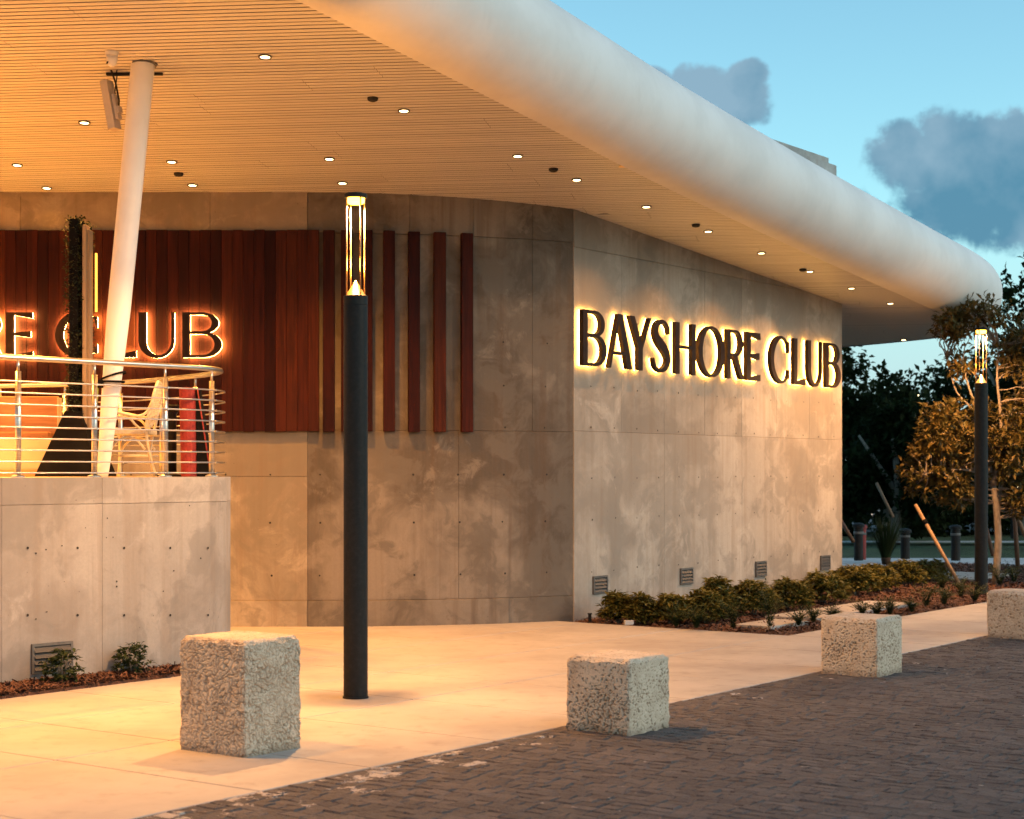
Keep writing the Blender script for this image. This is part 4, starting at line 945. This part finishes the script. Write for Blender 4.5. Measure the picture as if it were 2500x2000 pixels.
# ------------------------------------------------------------------ wall vents
def vent(u, z, w_, h_, label, P=path, off=0.012, dep=0.02):
    p_, t_ = P(u); nn = Vector((t_.y, -t_.x)); p_ = p_ + nn * off
    r_ = empty('wall_vent', (p_.x, p_.y, z), math.atan2(t_.y, t_.x), label, 'vent', 'louvred vents low in the concrete walls')
    bm = bmesh.new(); f_ = 0.022
    for a_ in ((-w_ / 2, w_ / 2, h_ / 2 - f_, h_ / 2), (-w_ / 2, w_ / 2, -h_ / 2, -h_ / 2 + f_), (-w_ / 2, -w_ / 2 + f_, -h_ / 2 + f_, h_ / 2 - f_), (w_ / 2 - f_, w_ / 2, -h_ / 2 + f_, h_ / 2 - f_)): box(bm, a_[0], a_[1], -dep, 0.004, a_[2], a_[3])
    obj('frame', bm, 'vent_metal', r_); obj('backing', bbox(-w_ / 2 + f_, w_ / 2 - f_, -0.003, 0.002, -h_ / 2 + f_, h_ / 2 - f_), 'vent_dark', r_)
    for k in range(4):
        zc_ = -h_ / 2 + f_ + (h_ - 2 * f_) * (k + 0.5) / 4; bm = bmesh.new(); box(bm, -w_ / 2 + f_, w_ / 2 - f_, -0.002, 0.002, -0.026, 0.026, Matrix.Translation((0, -0.010, zc_)) @ Matrix.Rotation(R(-28), 4, 'X')); obj('louvre', bm, 'louvre_metal', r_)
    return r_
for px, lb in ((1462, 'louvred vent nearest the wall corner, left of all shrubs'), (1673, 'second louvred vent from the wall corner, above the taller shrubs'), (1855, 'third louvred vent from the wall corner'), (2012, 'louvred vent nearest the far end of the signed wall')):
    vent(upx(px), 0.375, 0.30, 0.205, lb)
vent(TP.upx(126, 2, UC), at(0, 1605, TP(TP.upx(126, 2, UC))[0].y).z, 0.37, 0.235, 'louvred vent low in the terrace wall behind a small shrub', TP, 0.004, 0.014)

# ------------------------------------------------------------------ planting beds
def mulch(name, poly, z, n, label, seed):
    rr = random.Random(seed); bm = prism(poly, -0.15, z); bmesh.ops.triangulate(bm, faces=bm.faces[:]); 
    Vs = [v.co.copy() for v in bm.verts]; o = obj(name, bm, 'mulch'); tag(o, kind='structure')
    xs = [p_[0] for p_ in poly]; ys = [p_[1] for p_ in poly]; V, Fc = [], []
    def inside(x, y):
        c_ = False; j = len(poly) - 1
        for i in range(len(poly)):
            if (poly[i][1] > y) != (poly[j][1] > y) and x < (poly[j][0] - poly[i][0]) * (y - poly[i][1]) / (poly[j][1] - poly[i][1]) + poly[i][0]: c_ = not c_
            j = i
        return c_
    k = 0
    while k < n:
        x, y = rr.uniform(min(xs), max(xs)), rr.uniform(min(ys), max(ys))
        if not inside(x, y): continue
        k += 1; a_ = rr.uniform(0, 6.28); l_, w_ = rr.uniform(.012, .045), rr.uniform(.004, .010); d_ = Vector((math.cos(a_), math.sin(a_), rr.gauss(0.1, .35))) * l_; e_ = Vector((-math.sin(a_), math.cos(a_), rr.gauss(0, .5))) * w_; c_ = Vector((x, y, z + rr.uniform(0.0, 0.028)))
        b0 = len(V); V += [tuple(c_ - d_ - e_), tuple(c_ + d_ - e_), tuple(c_ + d_ + e_), tuple(c_ - d_ + e_)]; Fc.append((b0, b0 + 1, b0 + 2, b0 + 3))
    tag(pyd('bark_chips', V, Fc, 'mulch', o), kind='stuff'); return o
mulch('planting_bed', [ts(15.82, -8.01), ts(15.82, -10.74), ts(22.6, -10.78), ts(24.5, -12.5), ts(30, -12.5), ts(30, -8.01)], -0.012, 26000, '', 5)
front_w = [TP(TP.upx(-60, 2, UC) + (UC - TP.upx(-60, 2, UC)) * i / 10)[0] for i in range(11)]
mulch('mulch_strip', [ts(7.4, -10.46), ts(10.35, -10.44)] + [(v.x - 0.03, v.y + 0.03) for v in front_w[::-1]], 0.022, 9000, '', 6)

def stone(t0, t1, s0, s1, lb, z=0.03):
    bm = prism([ts(t0, s0), ts(t1, s0), ts(t1, s1), ts(t0, s1)], -0.1, z); bmesh.ops.bevel(bm, geom=[e for e in bm.edges if e.verts[0].co.z > 0 and e.verts[1].co.z > 0], offset=0.008, segments=2, affect='EDGES')
    tag(obj('stepping_slab', bm, 'slab_concrete'), lb, 'slab', 'pale stepping slabs in the planting bed')
stone(16.3, 17.2, -8.45, -8.9, 'pale stepping slab nearest the walkway corner among low plants'); stone(17.5, 20.3, -8.5, -9.15, 'long pale stepping slab running beside the low plants'); stone(25.2, 27.0, -9.6, -10.9, 'pale slab at the back of the bed behind the shrubs')

def shrub(name, loc, rx, h, ncl, label, group, seed, mat='leaf_shrub', L=(0.07, 0.125), w_=0.017, droop=0.55, per=9, cat='shrub'):
    rr = random.Random(seed); r_ = empty(name, loc, 0, label, cat, group); lv = []; bm = bmesh.new()
    for k in range(7):
        a_ = rr.uniform(0, 6.28); q_ = rr.uniform(.3, .8) * rx; tube(bm, catmull([(rr.gauss(0, .02), rr.gauss(0, .02), -0.02), (q_ * .4 * math.cos(a_), q_ * .4 * math.sin(a_), h * .4), (q_ * math.cos(a_), q_ * math.sin(a_), h * rr.uniform(.65, .9))], 3), [.007] * 4 + [.004] * 3, 5)
    obj('stems', bm, 'bark', r_)
    for k in range(ncl):
        a_ = rr.uniform(0, 6.28); f_ = math.sqrt(rr.random()); b_ = rr.uniform(0.08, 1)
        zz_ = h * (0.12 + 0.88 * b_); rad_ = rx * f_ * (math.sin(math.pi * min(1, 0.18 + 0.72 * b_)) ** 0.6) * rr.uniform(.8, 1.1)
        p_ = Vector((rad_ * math.cos(a_), rad_ * math.sin(a_), zz_ * (1 - 0.25 * (rad_ / rx) ** 2) * rr.uniform(.9, 1.06)))
        out = Vector((math.cos(a_) * f_, math.sin(a_) * f_, 0.7))
        for j in range(per):
            b2 = 6.28 * j / per + rr.uniform(-.4, .4); d_ = Vector((math.cos(b2), math.sin(b2), rr.uniform(-droop, droop * .9))) + out * 0.45
            lv.append((p_ + rv(rr, .006), d_, Vector((0, 0, 1)) + rv(rr, .25), rr.uniform(*L), w_ * rr.uniform(.75, 1.2)))
    leafmesh('foliage', lv, mat, r_); return r_
HS = [(1508, 1519, .19, .27), (1566, 1522, .18, .26), (1640, 1522, .25, .26), (1722, 1520, .27, .30), (1748, 1506, .22, .38), (1838, 1500, .32, .32), (1925, 1487, .30, .30), (2010, 1472, .34, .32), (2085, 1452, .36, .32), (2135, 1442, .36, .30), (2200, 1428, .36, .30), (2268, 1420, .34, .27)]
HL = ['leafy shrub at the near end of the row under the first vent', 'small round shrub second from the near end of the row', 'third shrub from the near end, low and wide', 'fourth shrub from the near end below the second vent', 'tallest pointed shrub, rising behind its neighbours below the second vent', 'bushy shrub midway between the second and third vents', 'bushy shrub directly below the third vent', 'wide shrub between the third and fourth vents', 'shrub at the far corner of the signed wall below the fourth vent', 'shrub just past the far end of the signed wall', 'shrub left of the leaning wooden stake', 'low farthest shrub of the row, behind the leaning stake']
for i, ((px, py, rx, h), lb) in enumerate(zip(HS, HL)):
    P_ = gp(px, py); shrub('shrub', (P_.x, P_.y, -0.02), rx, h * 1.2, int(90 + 900 * rx * h), lb, 'leafy shrubs along the signed wall', 40 + i)
# low plants in front
LP = [(1650, 1533, .16, .22), (1700, 1538, .2, .22), (1790, 1541, .16, .34), (1880, 1541, .22, .42), (1950, 1530, .14, .18), (1985, 1522, .14, .17), (2105, 1506, .13, .16), (2140, 1508, .15, .2), (2172, 1505, .15, .22), (2225, 1497, .16, .18), (2262, 1485, .24, .30), (2305, 1480, .2, .24), (2345, 1462, .26, .28), (2380, 1470, .22, .22), (2300, 1440, .26, .26), (2440, 1432, .3, .3), (2475, 1425, .3, .3), (2030, 1515, .13, .16)]
LW = ['shortest tuft in front of the third shrub', 'wide tuft below the second vent at the walkway edge', 'upright tuft left of the first stepping slab', 'tallest feathery tuft right of the first stepping slab', 'small tuft on the walkway edge behind the third block', 'tuft just left of the third block top', 'tuft behind the top of the third block', 'tuft on the right of the third block top', 'upright tuft beside the long stepping slab', 'low tuft at the far end of the long stepping slab', 'feathery tuft below the leaning stake', 'tuft between the leaning stake foot and walkway', 'broad ferny tuft left of the farther post lamp', 'ferny tuft at the foot of the farther post lamp', 'tuft behind the leaning stake foot', 'tuft right of the farther post lamp', 'rightmost tuft near the tree trunk', 'small tuft beside the stepping slab hidden behind the third block']
def tuft(loc, rx, h, label, seed):
    rr = random.Random(seed); r_ = empty('low_plant', loc, 0, label, 'plant', 'low feathery plants in the planting bed'); lv = []
    for k in range(int(14 + 60 * rx)):
        a_ = rr.uniform(0, 6.28); ln = h * rr.uniform(.8, 1.25); out = rr.uniform(.25, 1.1) * rx
        P_ = catmull([(0, 0, 0), (out * .3 * math.cos(a_), out * .3 * math.sin(a_), ln * .55), (out * math.cos(a_), out * math.sin(a_), ln * rr.uniform(.6, 1.0))], 6)
        for i in range(2, len(P_) - 1):
            d_ = (P_[i + 1] - P_[i - 1]).normalized(); sd = d_.cross(Vector((math.cos(a_), math.sin(a_), 0.3))).normalized()
            for s_ in (-1, 1): lv.append((P_[i], d_ * .8 + sd * s_ + rv(rr, .15), Vector((0, 0, 1)), rr.uniform(.045, .075), .0055))
        lv.append((P_[-1], P_[-1] - P_[-2], Vector((0, 0, 1)), .06, .006))
    leafmesh('fronds', lv, 'leaf_low', r_); return r_
for i, ((px, py, rx, h), lb) in enumerate(zip(LP, LW)):
    P_ = gp(px, py); tuft((P_.x, P_.y, -0.015), rx, h, lb, 90 + i)
for i, (px, py, rx, h, lb) in enumerate(((150, 1679, .17, .29, 'small dark shrub in front of the terrace wall vent'), (322, 1656, .16, .27, 'small dark shrub in the mulch right of the terrace wall vent'))):
    P_ = gp(px, py); shrub('shrub', (P_.x, P_.y, 0.0), rx, h, 70, lb, 'small shrubs at the terrace wall', 70 + i, 'leaf_low', (.035, .065), .013, .6, 7)
P_ = gp(1440, 1519); tag(obj('pipe_stub', lathe([(0.018, 0), (0.018, 0.085), (0.026, 0.086), (0.026, 0.10), (0.0001, 0.10)], 14), 'black_paint'), 'short black pipe stub standing against the wall corner', 'pipe').location = (P_.x, P_.y, 0)
P_ = gp(1535, 1526); o = tag(obj('brick', bbox(-0.05, 0.05, -0.03, 0.03, 0, 0.05, 0.004), 'pale_concrete'), 'small loose concrete brick between the first two shrubs', 'brick'); o.location = (P_.x, P_.y, 0); o.rotation_euler = (0, 0, .2)

# ------------------------------------------------------------------ tree by the farther lamp
def limb(bm, a_, b2, r0, r1, rr, sag=0.06, n=5):
    L = (b2 - a_).length; pts = [a_.lerp(b2, i / n) + (rv(rr, sag * L * .35) if 0 < i < n else Vector((0, 0, 0))) for i in range(n + 1)]
    tube(bm, pts, [r0 + (r1 - r0) * i / n for i in range(n + 1)], 7); return pts
def tree(name, base, nodes, crowns, ncl, label, group, seed, mat='leaf_tree', L=(.09, .15), w_=.024, per=9, cat='tree', trunk_r=.055, twig=True):
    rr = random.Random(seed); r_ = empty(name, base, 0, label, cat, group); bm = bmesh.new(); allp = []
    for pts, r0, r1 in nodes:
        P_ = catmull(pts, 4); tube(bm, P_, [r0 + (r1 - r0) * i / (len(P_) - 1) for i in range(len(P_))], 9); allp += P_[len(P_) // 3:]
    lv = []; tot = sum(c_[1] * c_[2] * c_[3] for c_ in crowns)
    for cen, rx, ry, rz, in crowns:
        for k in range(max(6, int(ncl * rx * ry * rz / tot))):
            v = rv(rr).normalized() * (rr.random() ** 0.42); lump = 0.82 + 0.35 * noise.noise(v * 2.2 + Vector((seed, 0, 0)))
            p_ = Vector(cen) + Vector((v.x * rx, v.y * ry, v.z * rz)) * lump
            if noise.noise(p_ * (1.3 / max(.5, rx)) * 2 + Vector((seed * 3, 1, 1))) < -0.22: continue
            if twig and k % 4 == 0:
                near_ = min(allp, key=lambda q_: (q_ - p_).length + (0.4 if q_.z > p_.z else 0)); limb(bm, near_, p_, .011, .004, rr, .1, 4)
            out = v + Vector((0, 0, .35))
            for j in range(per):
                d_ = rv(rr).normalized() * 0.9 + out * .55; lv.append((p_ + rv(rr, .03 * L[1] / .1), d_, Vector((0, 0, 1)) + rv(rr, .45), rr.uniform(*L), w_ * rr.uniform(.7, 1.25)))
    obj('trunk', bm, 'bark', r_, True); leafmesh('crown', lv, mat, r_); return r_
Yt = 25.2; tb0 = at(2430, 1425, Yt); k_ = Yt / F
def tp(px, py, dy=0.0): v = at(px, py, Yt); return Vector((v.x - tb0.x, dy, v.z + 0.05))
nodes = [([tp(2430, 1432), tp(2437, 1330), tp(2434, 1250, .02), tp(2426, 1190, .03)], .058, .045), ([tp(2433, 1255, .02), tp(2448, 1190, .1), tp(2455, 1100, .2), tp(2462, 1020, .2)], .04, .02),
         ([tp(2426, 1195, .03), tp(2405, 1100, -.05), tp(2380, 1010, -.1), tp(2345, 900, -.1)], .036, .012), ([tp(2426, 1190), tp(2440, 1050, -.1), tp(2432, 930, -.05), tp(2440, 850, 0)], .036, .01),
         ([tp(2380, 1010, -.1), tp(2340, 960, .1), tp(2320, 880, .2)], .018, .008), ([tp(2455, 1100, .2), tp(2480, 1010, .3), tp(2510, 940, .3)], .022, .008), ([tp(2420, 1170), tp(2340, 1150, -.2), tp(2250, 1160, -.3)], .02, .007), ([tp(2415, 1140), tp(2350, 1080, .2), tp(2260, 1010, .2)], .02, .007)]
def cr(px, py, rx, ry, rz, dy=0): v = tp(px, py, dy); return (v, rx * k_, ry * k_, rz * k_)
crowns = [cr(2330, 1070, 105, 120, 105), cr(2260, 1150, 70, 90, 75), cr(2330, 1190, 80, 90, 60), cr(2470, 1090, 90, 110, 130), cr(2330, 800, 62, 80, 58), cr(2400, 770, 70, 80, 42), cr(2480, 850, 70, 90, 90), cr(2540, 1000, 80, 90, 120), cr(2350, 900, 40, 60, 45), cr(2500, 1220, 60, 90, 60)]
tree('leafy_tree', tb0 - Vector((0, 0, 0.05)), nodes, crowns, 1700, 'young tree with glossy lamplit leaves behind the farther post lamp', 'garden trees', 5)

# stakes bracing the trees
def stake(a_, b2, r_, label, band=None):
    s_ = empty('tree_stake', a_, 0, label, 'stake', 'wooden stakes bracing the trees'); obj('pole', tb([(0, 0, 0), tuple(b2 - a_)], r_, 12), 'stake_wood', s_, True)
    if band:
        c_ = (b2 - a_) * band; d_ = (b2 - a_).normalized() * .035; obj('band', tb([tuple(c_ - d_), tuple(c_ + d_)], r_ + .006, 12), 'black_fabric', s_, True)
    return s_
stake(at(2350, 1440, 24.0), at(2235, 1232, 24.6), .025, 'long wooden stake leaning left with a black band, beside the farther lamp', .79)
stake(at(2180, 1262, 33), at(2140, 1180, 33.6), .03, 'grey stake leaning behind the spiky plant')
stake(at(2083, 1322, 30), at(2052, 1270, 30.5), .035, 'pale stake just past the wall end, leaning left')
stake(at(2485, 1388, 27), at(2477, 1258, 27), .036, 'upright wooden stake near the right edge of the picture')
stake(at(2512, 1330, 27), at(2484, 1262, 27), .03, 'slanting stake meeting the upright one at the right edge')
stake(at(2424, 1356, 26.5), at(2408, 1290, 26.8), .030, 'short slanting stake just left of the tree trunk')

# spiky plant, posts, distance
Yy = 31.0; P_ = at(2163, 1372, Yy); rr = random.Random(77); sp = empty('spiky_plant', (P_.x, Yy, P_.z), 0, 'dark spiky yucca-like plant behind the shrubs past the wall end', 'plant'); V, Fc = [], []
for k in range(240):
    a_ = rr.uniform(0, 6.28); L = rr.uniform(.55, 1.0); o_ = rr.uniform(.1, .55) * L; d_ = Vector((math.cos(a_), math.sin(a_), 0)); sd = Vector((-d_.y, d_.x, 0)); b0 = len(V)
    for i in range(5):
        f_ = i / 4; c_ = d_ * (.05 + o_ * f_ ** 1.3) + Vector((0, 0, L * (f_ - .12 * f_ * f_))); w_ = .013 * (1 - f_) + .001; V += [tuple(c_ - sd * w_), tuple(c_ + sd * w_)]
        if i: Fc.append((b0 + 2 * i - 2, b0 + 2 * i - 1, b0 + 2 * i + 1, b0 + 2 * i))
pyd('blades', V, Fc, 'leaf_spiky', sp); obj('stem', lathe([(.07, -.05), (.09, .06), (.05, .16), (.0001, .2)], 12), 'mulch', sp, True)
def bollard(px, py, h, Y, mat, label, r_=.09):
    P_ = at(px, py, Y); b = empty('bollard', (P_.x, Y, P_.z), 0, label, 'bollard', 'dark posts along the far path')
    obj('post', lathe([(r_, -.1), (r_, h - .08), (r_ * 1.35, h - .07), (r_ * 1.35, h - .03), (r_ * .9, h), (.0001, h + .01)], 16), mat, b); obj('collar', lathe([(r_ * 1.02, h * .66), (r_ * 1.12, h * .68), (r_ * 1.12, h * .72), (r_ * 1.02, h * .74)], 16), 'vent_metal', b)
bollard(2096, 1356, .62, 33, 'black_paint', 'black post nearest the wall end, beside a red one'); bollard(2107, 1354, .58, 33.4, 'red_paint', 'dark red post just past the wall end', .06)
bollard(2210, 1352, .48, 33, 'black_paint', 'short black post right of the spiky plant'); bollard(2333, 1356, .58, 33, 'black_paint', 'black post left of the farther lamp, across the path')
# parked car across the street
car = empty('parked_car', (12.35, 63, -0.1), 0, 'dark teal car parked across the street, partly behind the wall end', 'car')
prof_ = [(-.0, .35), (0.02, .75), (.1, 1.0), (.5, 1.48), (.9, 1.58), (2.1, 1.56), (2.9, 1.05), (3.9, .92), (4.3, .75), (4.35, .35)]
bm = bmesh.new(); a_ = [bm.verts.new((x, -.85, z)) for x, z in prof_]; b2 = [bm.verts.new((x, .85, z)) for x, z in prof_]; n_ = len(prof_); bm.faces.new(a_); bm.faces.new(b2[::-1])
for k in range(n_): bm.faces.new((a_[k], b2[k], b2[(k + 1) % n_], a_[(k + 1) % n_]))
bmesh.ops.recalc_face_normals(bm, faces=bm.faces[:]); bmesh.ops.bevel(bm, geom=bm.edges[:], offset=.06, segments=2, affect='EDGES'); obj('body', bm, 'car_paint', car, True)
for (x0, x1) in ((.45, 1.3), (1.4, 2.35)): obj('window', prism([(x0 - .05, -.0), (x1 + .15, -.0), (x1 - .1, .42), (x0 + .1, .42)], -.005, .005), 'car_glass', car).matrix_local = Matrix.Translation((0, -.862, 1.02)) @ Matrix.Rotation(R(90), 4, 'X')
for x in (.85, 3.45):
    w2 = obj('wheel', lathe([(.0001, -.1), (.30, -.1), (.33, -.07), (.33, .07), (.30, .1), (.0001, .1)], 24), 'tyre', car, False); w2.location = (x, -.80, .33); w2.rotation_euler = (R(90), 0, 0)
    o = obj('rim', lathe([(.0001, .125), (.05, .125), (.06, .108), (.19, .108), (.205, .118), (.215, .1)], 24), 'steel', w2)
    for q_ in range(6):
        bm = bbox(.05, .2, -.02, .02, .112, .124); o = obj('spoke', bm, 'white_paint', w2); o.rotation_euler = (0, 0, q_ * math.pi / 3)
o = obj('tail_light', bbox(-.01, .12, -.88, -.70, .78, 1.08, .01), 'tail_red', car)

# dark trees beyond
def bgtree(x, y, r_, h, label, seed, mat='leaf_dark', lo=-.06, ncl=1100):
    nodes = [([(0, 0, -.1), (.1, 0, h * .3), (0, .1, h * .6)], .16, .06), ([(.1, 0, h * .3), (r_ * .5, 0, h * .6)], .08, .03), ([(.1, 0, h * .28), (-r_ * .5, .2, h * .62)], .08, .03)]
    rr = random.Random(seed); cw = []
    for k in range(9):
        a_ = rr.uniform(0, 6.28); q_ = rr.uniform(.15, .7) * r_; zc_ = h * rr.uniform(lo + .12, .8); cw.append(((q_ * math.cos(a_), q_ * math.sin(a_), zc_), r_ * rr.uniform(.4, .62), r_ * rr.uniform(.4, .6), h * rr.uniform(.14, .24)))
    tree('background_tree', (x, y, -.15), nodes, cw, ncl, label, 'dark trees beyond the lawn', seed, mat, (.14, .30), .07, 10, twig=False)
BT = [(9.6, 43, 1.7, 4.4, 'low dark tree peeping out behind the far corner of the signed wall'), (10.5, 48, 2.4, 6.4, 'dark tree directly behind the far end of the signed wall'), (12.9, 52, 2.6, 6.5, 'dark tree rising just under the soffit end'), (14.6, 49, 2.7, 5.9, 'rounded dark tree left of the farther post lamp'), (12.15, 40, 2.1, 7.0, 'tall dark tree at the right edge, level with the roof tip'), (16.6, 54, 2.8, 6.2, 'dark tree behind the farther post lamp'), (18.6, 50, 2.6, 6.6, 'dark tree beyond the leafy tree at the right edge')]
for i, (x, y, r_, h, lb) in enumerate(BT): bgtree(x, y, r_, h, lb, 200 + i)
for i in range(9): bgtree(8 + i * 4.4 + random.uniform(-1, 1), 76 + random.uniform(-2, 3), 3.4, 6.2, 'dark tree across the street, %s of the far row from the left' % ('first', 'second', 'third', 'fourth', 'fifth', 'sixth', 'seventh', 'eighth', 'last')[i], 230 + i, lo=.0, ncl=420)
# far lit lamps glimpsed through the trees
for px, py, Y, lb in ((2234, 968, 58, 'far pale light glimpsed between the dark trees'), (2352, 1150, 62, 'far warm light glimpsed low behind the leafy tree'), (2472, 1192, 45, 'far yellow light low at the right edge behind leaves')):
    P_ = at(px, py, Y); r_ = empty('street_light', (P_.x, Y, -0.1), 0, lb, 'street light', 'far street lights'); obj('pole', tb([(0, 0, 0), (0, 0, P_.z + .05)], .05, 8), 'black_paint', r_); obj('lantern', lathe([(.0001, -.12), (.09, -.1), (.11, .05), (.05, .12), (.0001, .13)], 12), 'far_glow', r_).location = (0, -.15, P_.z + .1)
